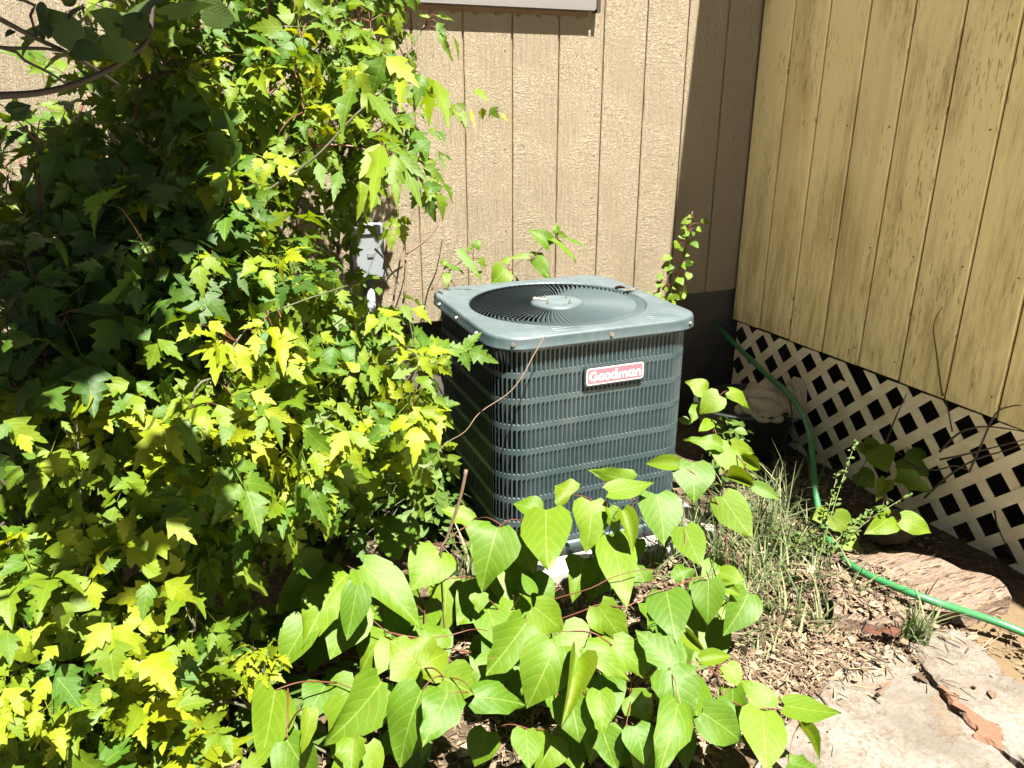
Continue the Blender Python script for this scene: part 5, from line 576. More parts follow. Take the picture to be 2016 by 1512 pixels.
for (nx_, nz_) in ((1.634, 1.80), (1.632, 1.64), (1.634, 1.46), (1.633, 1.295), (1.631, 1.12), (1.633, .93), (1.226, 1.70), (1.224, 1.33), (1.227, 1.0), (.82, 1.5), (2.04, 1.7), (2.038, 1.25)):
    mb = MB(); mb.tube([(nx_, -.0016, nz_), (nx_, .003, nz_)], .0042, 8); mb.build('nail', M['trim_brown'], bw)
# window above the condenser
win_x0, win_x1, wz = .30, 1.605, 1.856
wo = MB(); wo.box(win_x0 - .03, win_x0, -.034, -.002, wz, 2.75); wo.box(win_x1 - .03, win_x1, -.034, -.002, wz, 2.75)
wo.box(win_x0, win_x1 - .03, -.034, -.002, 2.71, 2.75); wo.box(win_x0, win_x1 - .03, -.034, -.002, wz + .012, wz + .045)
window = wo.build('window', M['alum'], bw)
mb = MB(); mb.box(win_x0 - .02, win_x1 - .01, -.042, -.002, wz - .006, wz + .011); mb.build('sill', M['alum'], window)
mb = MB(); mb.box(win_x1 + .0005, win_x1 + .016, -.040, -.002, wz - .012, wz + .3); mb.build('side_trim', M['shade_trim'], window)
mb = MB(); mb.box(win_x0, win_x1 - .032, -.014, -.006, wz + .046, 2.71); mb.build('pane', M['glass'], window)
mb = MB(); mb.box(.9, .93, -.03, -.015, wz + .046, 2.71); mb.build('mullion', M['alum'], window)
mb = MB()
mb.box(win_x0, win_x1 - .02, -.005, -.0005, wz - .026, wz - .008)
for k in range(17):
    cx = win_x1 - .06 - k * .088
    mb.add([(cx + .011 * math.cos(a), -.0065, wz - .027 - .008 * math.sin(a)) for a in [PI * j / 6 for j in range(7)]] + [(cx + .011 * math.cos(a), -.0003, wz - .027 - .008 * math.sin(a)) for a in [PI * j / 6 for j in range(7)]],
           [tuple(range(7))] + [(j, j + 1, 8 + j, 7 + j) for j in range(6)])
mb.build('nail_flange', M['trim_brown'], bw)

# ------------------------------------------------------------------ side wall
sw = thing('side_wall', 'shaded weathered yellow plank wall on the right, cracked and mildewed', 'wall', (2.45, 3.02, 0))
mb = MB(); mb.box(.010, .06, -5.0, -.002, .49, 3.0); mb.build('backing_panel', M['groove_side'], sw)
smsh = board_mesh('plank', PITCH, .49, 3.0, g=.0048); smsh.materials.append(M['siding_side'])
yy = 0.0
for k in range(24):
    o = link('plank', smsh, M['siding_side'], sw)
    o.rotation_euler = (0, 0, -PI / 2)
    o.location = (random.uniform(-.001, .001), -k * PITCH, random.uniform(-.004, .003))
mb = MB(); mb.box(.38, .45, -5.0, 0, -.1, .487); mb.build('foundation', M['soil_dark'], sw)
mb = MB(); mb.box(.06, .38, -5.0, 0, .46, .486); mb.build('floor_joist', M['soil_dark'], sw)
for k in range(3, 12):
    for z_ in (.56, .97, 1.42, 1.9):
        mb = MB(); q_ = -k * PITCH + .03; mb.tube([(-.0014, q_, z_), (.003, q_, z_)], .0035, 8); mb.build('nail', M['groove_side'], sw)
# roof edge over the side wall (out of view above; throws the shade along the wall)
mb = MB(); mb.poly([(2.40, 3.2 - 3.02), (-.27, 3.2 - 3.02), (-.27, .37 - 3.02), (-.22, .31 - 3.02), (-.07, .17 - 3.02), (.02, -.02 - 3.02), (.1, -2 - 3.02), (2.40, -2 - 3.02)], 3.001, 3.09)
mb.build('roof', M['roofing'], sw)

# ------------------------------------------------------------------ lattice skirting
lat = thing('lattice_panel', 'cream vinyl lattice skirting under the weathered side wall', 'lattice', (2.462, 3.0, 0))
SP, SW, H0, H1, LEN = .1105, .041, -.03, .478, 3.4
def clip_slat(c, sgn, y0, y1, z0, z1, w):
    """diagonal strip clipped to the panel rectangle (Sutherland-Hodgman), coordinates (y, z)"""
    d = Vector((1, sgn)).normalized(); nrm_ = Vector((-d.y, d.x))
    p0 = Vector((c, 0)) - d * 3; p1 = Vector((c, 0)) + d * 3
    poly = [p0 + nrm_ * w / 2, p1 + nrm_ * w / 2, p1 - nrm_ * w / 2, p0 - nrm_ * w / 2]
    for ax, lim, sg in ((0, y0, 1), (0, y1, -1), (1, z0, 1), (1, z1, -1)):
        out = []
        for i in range(len(poly)):
            a, q = poly[i - 1], poly[i]
            ia, iq = (a[ax] - lim) * sg >= 0, (q[ax] - lim) * sg >= 0
            if ia != iq:
                t = (lim - a[ax]) / (q[ax] - a[ax]); out.append(a.lerp(q, t))
            if iq: out.append(q)
        poly = out
        if len(poly) < 3: return None
    return poly
pit = SP * math.sqrt(2)
for sgn, xo in ((1, 0.0), (-1, -.0035)):
    c = -LEN - 1.0
    while c < 1.0:
        cc = c + (.417 - .4645 if sgn == 1 else 0)
        po = clip_slat(cc, sgn, -LEN, -.015, H0, H1, SW)
        c += pit
        if po is None: continue
        if sum((po[i] - po[i - 1]).length for i in range(len(po))) < .1: continue
        if sgn == -1 and abs(cc + .32) < pit * .5:
            po = clip_slat(cc, sgn, -LEN, -.015, H0, .40, SW) or po
        n = len(po)
        V = [(xo, p.x, p.y) for p in po] + [(xo + .0033, p.x, p.y) for p in po]
        me = new_mesh('slat', V, [tuple(range(n)), tuple(range(n, 2 * n))[::-1]] + [(i, (i + 1) % n, n + (i + 1) % n, n + i) for i in range(n)])
        bm = bmesh.new(); bm.from_mesh(me); bmesh.ops.recalc_face_normals(bm, faces=bm.faces); bm.to_mesh(me); bm.free()
        link('slat', me, M['pvc'], lat)

# ------------------------------------------------------------------ condenser
AX, AY, PADZ = 1.1624, 2.3849, .045
pad = MB()
hp = .42
PX, PY = AX + .055, AY - .03
pp = []
for cx, cy, a0 in ((1, 1, 0), (-1, 1, 90), (-1, -1, 180), (1, -1, 270)):
    for k in range(7):
        a = math.radians(a0 + 15 * k)
        pp.append((PX + cx * (hp - .09) + .09 * math.cos(a), PY + cy * (hp - .09) + .09 * math.sin(a)))
pad.poly(pp, -.06, PADZ)
po = bevel(pad.build('concrete_pad', M['concrete']), .008, 2)
tag(po, 'pale concrete pad with rounded corners under the condenser', 'concrete pad')

ac = thing('air_conditioner', 'grey green louvered air conditioner condenser on a concrete pad', 'air conditioner', (AX, AY, PADZ), math.radians(-.6))
HB, RB, HT, RT = .35, .10, .372, .112

def ring(h, r, per=10, flat=1):
    """rounded square, counter-clockwise from the front-left end of the front face: (x, y, nx, ny)"""
    out = []
    for cx, cy, a0 in ((1, -1, 270), (1, 1, 0), (-1, 1, 90), (-1, -1, 180)):
        for k in range(per + 1):
            a = math.radians(a0 + 90.0 * k / per)
            out.append((cx * (h - r) + r * math.cos(a), cy * (h - r) + r * math.sin(a), math.cos(a), math.sin(a)))
    return out
def loops(mb, L, close_top=False):
    n = len(L[0]); V = [v for l in L for v in l]
    Fc = [(i * n + k, i * n + (k + 1) % n, (i + 1) * n + (k + 1) % n, (i + 1) * n + k) for i in range(len(L) - 1) for k in range(n)]
    if close_top: Fc.append(tuple((len(L) - 1) * n + k for k in range(n)))
    mb.add(V, Fc)
# base pan
mb = MB(); R0 = ring(HB + .012, RB + .01); R1 = ring(HB - .02, RB - .015)
loops(mb, [[(x, y, .004) for x, y, *_ in R1], [(x, y, .006) for x, y, *_ in R0], [(x, y, .044) for x, y, *_ in R0], [(x - .004 * nx_, y - .004 * ny_, .048) for x, y, nx_, ny_ in R0], [(x, y, .049) for x, y, *_ in R1]])
mb.build('base_pan', M['paint'], ac, True)
# black inner coil
mb = MB(); Rc = ring(HB - .018, RB - .012)
loops(mb, [[(x, y, .03) for x, y, *_ in Rc], [(x, y, .70) for x, y, *_ in Rc]])
mb.build('coil', M['coil'], ac, True)
mb = MB(); loops(mb, [[(x, y, .45) for x, y, *_ in Rc], [(x, y, .452) for x, y, *_ in Rc]], True); mb.build('fan_deck', M['black'], ac)

# louvered jacket: rows of slots all the way round; each slot holds an inclined louver
ROWS, Z0, Z1 = 8, .052, .748
RP = (Z1 - Z0) / ROWS
BAND = .0165
def per_pt(s):
    """point on the jacket perimeter at arc length s (front face starts at s=0)"""
    fl = 2 * (HB - RB); arc = RB * PI / 2; tot = 4 * (fl + arc)
    s = s % tot
    for k in range(4):
        a = math.radians(-90 + 90 * k)
        t = Vector((-math.sin(a), math.cos(a))); nn = Vector((math.cos(a), math.sin(a)))
        if s < fl:
            p = nn * HB + t * (s - fl / 2); return p, nn
        s -= fl
        if s < arc:
            b_ = a + s / RB; c = (nn + t) * (HB - RB); nn2 = Vector((math.cos(b_), math.sin(b_)))
            return c + nn2 * RB, nn2
        s -= arc
fl = 2 * (HB - RB); arc = RB * PI / 2
NF, NA = 32, 10
cells = []
s = 0.0
for k in range(4):
    for i in range(NF): cells.append((s + fl * i / NF, s + fl * (i + 1) / NF, k == 0))
    s += fl
    for i in range(NA): cells.append((s + arc * i / NA, s + arc * (i + 1) / NA, False))
    s += arc
BARF = .34
jk = MB(); pk = MB()
def P3(s, z, d=0.0):
    p, n_ = per_pt(s); q = p - n_ * d
    return (q.x, q.y, z)
SL = fl / NF
# the louver piece for one slot of the flat front (origin at slot's lower left corner, x along the face, y inwards)
def louver_geo(wd, h):
    D, ch = .0135, .006
    V = [(0, D, 0), (wd * .55, D * .45, 0), (wd, .0006, 0), (wd, .0006, h), (wd * .55, D * .45, h), (0, D, h),
         (0, .0006, 0), (0, .0006, h - ch), (wd * .3, .0006, h - ch * .25), (wd * .6, .0006, h)]
    Fc = [(0, 1, 4, 5), (1, 2, 3, 4), (6, 2, 1, 0), (7, 8, 4, 5), (8, 9, 3, 4)]
    return V, Fc
LV, LF = louver_geo(SL * (1 - BARF), RP - BAND)
louver_me = new_mesh('louver', LV, LF); louver_me.materials.append(M['paint'])
for r in range(ROWS):
    za = Z0 + r * RP; zb = za + BAND; zc = za + RP
    for (a, e, front) in cells:
        bw_ = (e - a) * BARF
        # band below the slot, bar at its left
        jk.add([P3(a, za), P3(e, za), P3(e, zb), P3(a, zb)], [(0, 1, 2, 3)])
        jk.add([P3(a, zb), P3(a + bw_, zb), P3(a + bw_, zc), P3(a, zc)], [(0, 1, 2, 3)])
        ch = .006
        jk.add([P3(a + bw_, zc), P3(a + bw_, zc - ch), P3(a + bw_ + (e - a - bw_) * .3, zc - ch * .3), P3(a + bw_ + (e - a - bw_) * .65, zc)], [(0, 1, 2, 3)])
        if front:
            o = link('louver', louver_me, M['paint'], ac)
            o.location = P3(a + bw_, zb)
        else:
            sw_ = (e - a - bw_)
            pk.add([P3(a + bw_ + v[0] / (SL * (1 - BARF)) * sw_, zb + v[2], v[1]) for v in LV], LF)
loops(jk, [[(x, y, Z1 + .0) for x, y, *_ in ring(HB, RB)], [(x, y, Z1 + .022) for x, y, *_ in ring(HB, RB)]])
jk.build('jacket', M['paint'], ac)
po = pk.build('louver_field', M['paint'], ac); po['kind'] = 'stuff'

# lid with round opening
LZ = .80
def sq_at(ang, h, r):
    """distance-free lookup: point of the rounded square in direction ang"""
    c, s_ = math.cos(ang), math.sin(ang)
    best = None
    k = h - r
    # ray against sides, then corner circle
    t = h / max(abs(c), abs(s_))
    x_, y_ = c * t, s_ * t
    if abs(x_) > k and abs(y_) > k:
        cx, cy = math.copysign(k, c), math.copysign(k, s_)
        bq = c * cx + s_ * cy
        disc = bq * bq - (cx * cx + cy * cy - r * r)
        t = bq + math.sqrt(max(disc, 0))
        x_, y_ = c * t, s_ * t
    return x_, y_
NL = 160
angs = [2 * PI * k / NL for k in range(NL)]
def sqloop(h, r, z): return [(*sq_at(a, h, r), z) for a in angs]
def cloop(rr, z): return [(rr * math.cos(a), rr * math.sin(a), z) for a in angs]
HOLE = .310
mb = MB()
loops(mb, [cloop(HOLE - .002, LZ - .03), cloop(HOLE, LZ - .006), cloop(HOLE + .004, LZ - .0015), cloop(HOLE + .012, LZ), sqloop(HT - .010, RT - .010, LZ), sqloop(HT - .003, RT - .003, LZ - .003), sqloop(HT, RT, LZ - .010),
           sqloop(HT, RT, LZ - .034), sqloop(HT + .003, RT + .003, LZ - .0365), sqloop(HT + .002, RT + .002, LZ - .039), sqloop(HT - .012, RT - .012, LZ - .038)])
lid = mb.build('lid', M['paint'], ac, True)
for (cx, cy) in ((-.12, -.335), (.23, -.325)):
    for k in range(2):
        em = MB(); em.tube([(cx + .05 * math.cos(a), cy + k * .022 + .006 * math.sin(a), LZ + .0003) for a in [2 * PI * j / 14 for j in range(15)]], .0011, 4); em.build('embossing', M['paint'], lid)
def screw(x, y, z, nx_, ny_):
    q = Vector((nx_, ny_, 0)); b_ = MB()
    p = Vector((x, y, z))
    b_.tube([p, p + q * .002], .0075, 10); b_.tube([p + q * .002, p + q * .007], .0048, 6)
    return b_.build('screw', M['screw'], lid, False)
for s_ in (.05, .30):
    pass
for (xx, d) in ((-.325, -1), (.015, -1), (.33, -1)):
    a = math.atan2(-HT, xx); q = sq_at(a, HT, RT)
    nx_, ny_ = (0, -1)
    if abs(q[0]) > HT - RT:
        cc = Vector((math.copysign(HT - RT, q[0]), -(HT - RT))); nv = (Vector(q) - cc).normalized(); nx_, ny_ = nv.x, nv.y
    screw(q[0], q[1], LZ - .022, nx_, ny_)
for yy_ in (-.2, .0, .2):
    screw(-HT, yy_, LZ - .022, -1, 0)
    screw(HT, yy_, LZ - .022, 1, 0)

# fan grille: curved vanes between the hub plate and the opening
NV = 92
V, Fc = [], []
for i in range(8):
    t = i / 7
    r = .088 + (HOLE - .001 - .088) * t
    a = .16 * t + (.10 * max(0, (t - .8) / .2) ** 2)
    hw = .0042 + .0032 * t
    tilt = math.radians(52)
    for k in (-1, 1, 2):
        tx = min(k, 1) * hw * math.cos(tilt) + (.0022 + .0012 * t if k == 2 else 0)     # top edge folded over
        V.append((r * math.cos(a) - tx * math.sin(a), r * math.sin(a) + tx * math.cos(a), LZ - .0085 + min(k, 1) * hw * math.sin(tilt) + (.0004 if k == 2 else 0)))
Fc = [(3 * i + j, 3 * i + j + 1, 3 * i + j + 4, 3 * i + j + 3) for i in range(7) for j in range(2)]
vane_me = new_mesh('vane', V, Fc); vane_me.materials.append(M['vane'])
grille = MB()
grille.lathe([(HOLE - .004, LZ - .016), (HOLE + .004, LZ - .016), (HOLE + .004, LZ - .020), (HOLE - .004, LZ - .020)], 96)
for rr in (.16, .235):
    grille.lathe([(rr - .002, LZ - .016), (rr + .002, LZ - .016), (rr + .002, LZ - .019), (rr - .002, LZ - .019)], 96)
grille = grille.build('fan_grille', M['vane'], ac)
for k in range(NV):
    o = link('vane', vane_me, M['vane'], grille); o.rotation_euler = (0, 0, 2 * PI * k / NV)
hub = MB()
hub.lathe([(.0005, LZ + .003), (.03, LZ + .003), (.034, LZ + .0015), (.062, LZ + .0015), (.066, LZ + .0035), (.078, LZ + .0035), (.090, LZ - .001), (.094, LZ - .006), (.094, LZ - .018), (.0005, LZ - .018)], 48)
hub = hub.build('hub_plate', M['paint'], ac, True)
for k in range(4):
    a = 2 * PI * k / 4 + .5
    q = MB(); p = Vector((.055 * math.cos(a), .055 * math.sin(a), LZ + .001))
    q.tube([p, p + Vector((0, 0, .005))], .0055, 6); q.tube([p + Vector((0, 0, .005)), p + Vector((0, 0, .014))], .0025, 8)
    q.build('bolt', M['screw'], hub)
fan = MB()
for k in range(3):
    a0 = 2 * PI * k / 3
    Q = []
    for t in (0, .5, 1):
        for u in (-.5, 0, .5):
            r = .05 + .22 * t; a = a0 + u * (1.2 - .2 * t)
            Q.append((r * math.cos(a), r * math.sin(a), .62 + .05 * u))
    fan.add(Q, [(i * 3 + j, i * 3 + j + 1, i * 3 + j + 4, i * 3 + j + 3) for i in range(2) for j in range(2)])
fan.lathe([(.0005, .66), (.05, .66), (.05, .58), (.0005, .58)], 16)
fan.build('fan', M['black'], ac)

# name plate
plate = bpy.data.objects.new('name_plate', None)
PW, PH = .222, .070
def rrect(w_, h_, r, n=6):
    out = []
    for cx, cy, a0 in ((1, 1, 0), (-1, 1, 90), (-1, -1, 180), (1, -1, 270)):
        for k in range(n + 1):
            a = math.radians(a0 + 90 * k / n); out.append((cx * (w_ / 2 - r) + r * math.cos(a), cy * (h_ / 2 - r) + r * math.sin(a)))
    return out
def flat(pts, d0, d1):
    """extruded outline standing in the x-z plane, front at y=-d1"""
    mb_ = MB(); n = len(pts)
    mb_.add([(x, -d0, z) for x, z in pts] + [(x, -d1, z) for x, z in pts], [tuple(range(n)), tuple(range(n, 2 * n))[::-1]] + [(i, (i + 1) % n, n + (i + 1) % n, n + i) for i in range(n)])
    return mb_
plate = flat(rrect(PW, PH, .013), 0, .0125).build('name_plate', M['plate_rim'], ac)
bevel(plate, .0025, 2)
plate.location = (1.2004 - AX + .002, -HB - .001, .6865 - PADZ)
flat(rrect(PW - .014, PH - .014, .009), .0126, .0132).build('plate_border', M['white_paint'], plate)
flat(rrect(PW - .022, PH - .022, .006), .0133, .0137).build('plate_face', M['plate_pink'], plate)
# lettering from thick strokes
let = MB()
LZc = -.0146
def stroke(P, wd):
    n = len(P); P = [Vector(p) for p in P]; V = []
    for i, p in enumerate(P):
        t = (P[min(i + 1, n - 1)] - P[max(i - 1, 0)]).normalized(); nn = Vector((-t.y, t.x)) * wd / 2
        V += [(p.x + nn.x, p.y + nn.y), (p.x - nn.x, p.y - nn.y)]
    let.add([(x_, -.0138, z_) for x_, z_ in V] + [(x_, -.0143, z_) for x_, z_ in V],
            [(2 * i, 2 * i + 1, 2 * i + 3, 2 * i + 2) for i in range(n - 1)] + [(2 * n + 2 * i, 2 * n + 2 * i + 2, 2 * n + 2 * i + 3, 2 * n + 2 * i + 1) for i in range(n - 1)])
def arc_(cx, cz, r, a0, a1, n=16, sx=1.0): return [(cx + sx * r * math.cos(math.radians(a0 + (a1 - a0) * i / n)), cz + r * math.sin(math.radians(a0 + (a1 - a0) * i / n))) for i in range(n + 1)]
SWD = .0068
xh = .0098          # x-height radius
def lo(cx): stroke(arc_(cx, -.004, xh - .002, 0, 360, 24), SWD)
def G(cx):
    stroke(arc_(cx, 0, .0118, 50, 345, 22), SWD); stroke([(cx + .0005, -.001), (cx + .0148, -.001)], .0058)
def arch(cx, r, z0=-.0152):
    stroke([(cx - r, z0), (cx - r, -.004)] + arc_(cx, -.004, r, 180, 0, 10)[1:-1] + [(cx + r, -.004), (cx + r, z0)], SWD * .92)
G(-.0725); lo(-.0475); lo(-.0265)
lo(-.0055); stroke([(.0028, -.0152), (.0028, .0165)], SWD * .92)
arch(.0195, .0062); arch(.0319, .0062)
lo(.0525); stroke([(.0608, -.0152), (.0608, .0072)], SWD * .92)
arch(.0775, .0068)
let = let.build('lettering', M['white_paint'], plate)
let.scale = (1.08, 1, 1.1)

# ------------------------------------------------------------------ grey utility box on the wall
ub = thing('utility_box', 'grey utility box on the tan wall, half hidden by leaves', 'utility box', (.628, 3.02, .965))
mb = MB(); mb.box(-.057, .057, -.075, -.0005, -.103, .066); bevel(mb.build('box_body', M['box_grey'], ub), .003)
mb = MB(); mb.box(-.061, .061, -.083, -.0007, .0675, .103); bevel(mb.build('box_hood', M['box_grey'], ub), .003)
mb = MB(); mb.box(-.012, .012, -.080, -.0755, -.02, -.005); mb.build('latch', M['alum'], ub)
mb = MB(); mb.tube([(.0, -.035, -.1035), (.0, -.035, -.8)], .017, 10); mb.build('conduit', M['box_grey'], ub, True)

# ------------------------------------------------------------------ hose, timber, stones, bundle
mb = MB(); mb.tube(smooth_path(HOSE, 6), .0118, 12)
hose = mb.build('garden_hose', M['hose'], None, True)
tag(hose, 'green garden hose running from the corner over the old timber', 'hose')

def rough_slab(name, pts, z0, z1, mat, lab, cat, amp=.008, cuts=5):
    mb_ = MB(); mb_.poly(pts, z0, z1); o = mb_.build(name, mat)
    bm = bmesh.new(); bm.from_mesh(o.data)
    bmesh.ops.triangulate(bm, faces=bm.faces)
    for _ in range(3):
        bmesh.ops.subdivide_edges(bm, edges=[e for e in bm.edges if e.calc_length() > .05], cuts=1, use_grid_fill=False)
        bmesh.ops.triangulate(bm, faces=[f for f in bm.faces if len(f.verts) > 3])
    for v in bm.verts:
        q = v.co
        v.co += Vector((math.sin(31 * q.y + 17 * q.z), math.sin(27 * q.x + 9 * q.z), math.sin(38 * q.y + 6 * q.x) + .6 * math.sin(71 * q.y + 13 * q.x))) * amp * random.uniform(.6, 1.2)
    bmesh.ops.recalc_face_normals(bm, faces=bm.faces)
    bm.to_mesh(o.data); bm.free()
    tag(o, lab, cat); return o
rough_slab('timber', [(x_, y_) for x_, y_, z_ in GEO['timber']], -.02, .062, M['timber'], 'weathered grey timber slab lying in litter beside the path', 'timber', .009)

def pebble(name, c, s, mat, lab, seed):
    bm = bmesh.new(); bmesh.ops.create_icosphere(bm, subdivisions=3, radius=1)
    rr = random.Random(seed); ph = [rr.uniform(0, 6) for _ in range(6)]
    for v in bm.verts:
        q = v.co.copy()
        k = 1 + .05 * math.sin(11 * q.x + 7 * q.y + ph[3]) * math.sin(9 * q.z - 5 * q.y) - .10 * max(0, q.z - .45) + .12 * math.sin(2.3 * q.x + ph[0]) * math.sin(2.9 * q.y + ph[1]) + .08 * math.sin(5 * q.z + ph[2] + 3 * q.x)
        v.co = Vector((q.x * s[0], q.y * s[1], q.z * s[2])) * k
    me = bpy.data.meshes.new(name); bm.to_mesh(me); bm.free()
    me.polygons.foreach_set('use_smooth', [True] * len(me.polygons))
    o = link(name, me, mat); o.location = c
    return tag(o, lab, 'stone')
pebble('field_stone', (2.20, 1.72, .06), (.10, .07, .062), M['rock'], 'rounded mossy stone in the shade under the heart shaped leaves', 3)
pebble('field_stone', (2.02, 1.655, .03), (.05, .04, .03), plain('dark_stone', (.05, .04, .035), .9, var=.4, bump=.5), 'small dark stone beside the hose where the timber begins', 5)

tub = thing('plastic_tub', 'dark plastic tub lying in the shade behind the hose', 'tub', (2.20, 2.55, 0))
mb = MB(); mb.lathe([(.19, .02), (.23, .23), (.25, .245), (.252, .255), (.236, .258), (.225, .235), (.18, .215), (.0005, .212)], 40)
tb = mb.build('tub_body', M['tub'], tub, True); tb.scale = (1.0, .82, 1)

def cloth_lump(name, c, s, seed, parent, rot=0.0, fr=5.0):
    bm = bmesh.new(); bmesh.ops.create_icosphere(bm, subdivisions=5, radius=1)
    rr = random.Random(seed); ph = [rr.uniform(0, 6) for _ in range(9)]
    for v in bm.verts:
        q = v.co.copy()
        a = math.atan2(q.y, q.x)
        fold = abs(math.sin(fr * q.x + 2.2 * q.z + ph[0] + 1.5 * math.sin(2 * q.y + ph[1]))) ** .6
        fold2 = abs(math.sin(4 * q.y - 5 * q.z + ph[2] + 1.2 * math.sin(3 * q.x + ph[3]))) ** .7
        k = .74 + .22 * fold + .20 * fold2 + .05 * math.sin(9 * q.z + 4 * q.x + ph[4])
        v.co = Vector((q.x * s[0], q.y * s[1], max(q.z, -.55) * s[2])) * k
    me = bpy.data.meshes.new(name); bm.to_mesh(me); bm.free()
    me.polygons.foreach_set('use_smooth', [True] * len(me.polygons))
    o = link(name, me, M['cloth'], parent); o.location = c; o.rotation_euler = (0, 0, rot); return o
cl = thing('canvas_bundle', 'crumpled beige canvas bundle resting on the dark tub', 'cloth', (2.21, 2.42, .22))
cloth_lump('canvas_body', (-.02, .02, .055), (.115, .10, .085), 4, cl, .4)
cloth_lump('canvas_cuff', (.085, -.05, .075), (.045, .05, .10), 9, cl, .2, 9.0)
mb = MB(); mb.tube([(.03 + .055 * math.cos(a) * .3, -.075 + .03 * math.sin(a) - .01, .055 + .085 * math.sin(a)) for a in [PI * (-.5 + j / 10) for j in range(11)]], .004, 6); mb.build('tie_cord', M['rubber'], cl)

# ------------------------------------------------------------------ leaves
def knot_leaf(name, seed, fold=.16, droop=.12, wave=.02, side=0.0, chew=0):
    rr = random.Random(seed)
    T = [0, .09, .24, .42, .6, .78, .91, 1.0]
    Wd = [.25, .43, .5, .475, .37, .21, .085, .0]
    U = [-1, -.55, 0, .55, 1]
    V, uv, Fc = [], [], []
    p0 = rr.uniform(0, 6)
    for i, t in enumerate(T):
        for u in U:
            back = -.10 * abs(u) ** 1.3 * (1 - t) ** 5
            x_ = u * Wd[i] + side * t * t * .12
            y_ = t + back
            z_ = fold * abs(u) * Wd[i] - droop * t * t + wave * math.sin(9 * t + 2.5 * u + p0) * abs(u) + .03 * math.sin(PI * t) - .05 * abs(u) ** 3 * (1 - t)
            bite = rr.uniform(.62, .85) if (chew and abs(u) == 1 and rr.random() < .28 * chew) else rr.uniform(.97, 1.02)
            V.append((x_ * bite, y_, z_ + (.05 * chew * rr.uniform(-1, 1) * abs(u)))); uv.append((.5 + u * Wd[i] * bite, y_))
    n = len(U)
    for i in range(len(T) - 1):
        for j in range(n - 1):
            a, c = i * n + j, (i + 1) * n + j
            Fc.append((a, a + 1, c + 1, c))
    return new_mesh(name, V, Fc, uv, True)
KN = [knot_leaf('knotweed_leaf_%d' % k, k, fold=f_, droop=d_, wave=w_, side=s_) for k, (f_, d_, w_, s_) in enumerate([(.12, .10, .02, 0), (.22, .16, .03, .5), (.05, .05, .03, -.5), (.3, .22, .02, .2), (.16, -.02, .035, -.2), (.10, .2, .04, .3)])]
KN += [knot_leaf('worn_knotweed_leaf_%d' % k, 40 + k, fold=f_, droop=d_, wave=.035, side=s_, chew=1) for k, (f_, d_, s_) in enumerate([(.12, .2, .4), (.3, .1, -.4), (.2, .35, .2), (.06, .28, -.2)])]
KNf = [knot_leaf('folded_knotweed_leaf_%d' % k, 20 + k, fold=f_, droop=.25, wave=.03) for k, f_ in enumerate((.9, 1.2))]

def elder_profile(rr, lobe):
    L = []
    for sd_ in (-1, 1):
        k = lobe * rr.uniform(.75, 1.2)
        P = [(0, .015), (.06, .09), (.16, .19 + .03 * k), (.27, .25 + .05 * k), (.42, .25 + .16 * k), (.41, .20), (.50, .225), (.62, .22 + .08 * k), (.61, .15), (.74, .155), (.77, .10), (.90, .07), (1.0, .0)]
        L.append([(t + rr.uniform(-.012, .012), w_ * rr.uniform(.92, 1.08)) for t, w_ in P])
    return L
def add_leaflet(V, Fc, uv, rr, loc, ang, size, lobe, fold=.15, droop=.15):
    base = len(V)
    L = elder_profile(rr, lobe)
    ca, sa = math.cos(ang), math.sin(ang)
    n = len(L[0])
    TT = [0, .07, .17, .27, .36, .42, .50, .58, .64, .74, .80, .90, 1.0]
    wv = rr.uniform(0, 6)
    def put(x_, y_, z_, U_):
        V.append((loc[0] + size * (x_ * ca - y_ * sa), loc[1] + size * (x_ * sa + y_ * ca), loc[2] + size * z_)); uv.append(U_)
    for t in TT: put(0, t, -droop * t * t, (.5, t))
    for sd_, prof in ((-1, L[0]), (1, L[1])):
        for i, (t, w_) in enumerate(prof):
            z_ = fold * w_ - droop * t * t + .035 * math.sin(11 * t + wv + sd_) * (w_ / .3)
            put(sd_ * w_, t, z_, (.5 + sd_ * w_, t))
    for q, off in ((0, n), (1, 2 * n)):
        for i in range(n - 1):
            a, b_, c, d = base + i, base + i + 1, base + off + i + 1, base + off + i
            Fc.append((a, b_, c, d) if q == 0 else (a, d, c, b_))
def elder_leaflet(name, seed, lobe=1.0, fold=.15, droop=.15):
    V, Fc, uv = [], [], []; add_leaflet(V, Fc, uv, random.Random(seed), (0, 0, 0), 0, 1.0, lobe, fold, droop)
    # width normalised to 1 x 0.7
    return new_mesh(name, V, Fc, uv, True)
EL = [elder_leaflet('box_elder_leaflet_%d' % k, 50 + k, lo_, fo_, dr_) for k, (lo_, fo_, dr_) in enumerate([(1.1, .14, .12), (.7, .25, .2), (1.3, .08, .1), (.3, .2, .25), (1.0, .35, .2), (.5, .1, .02)])]
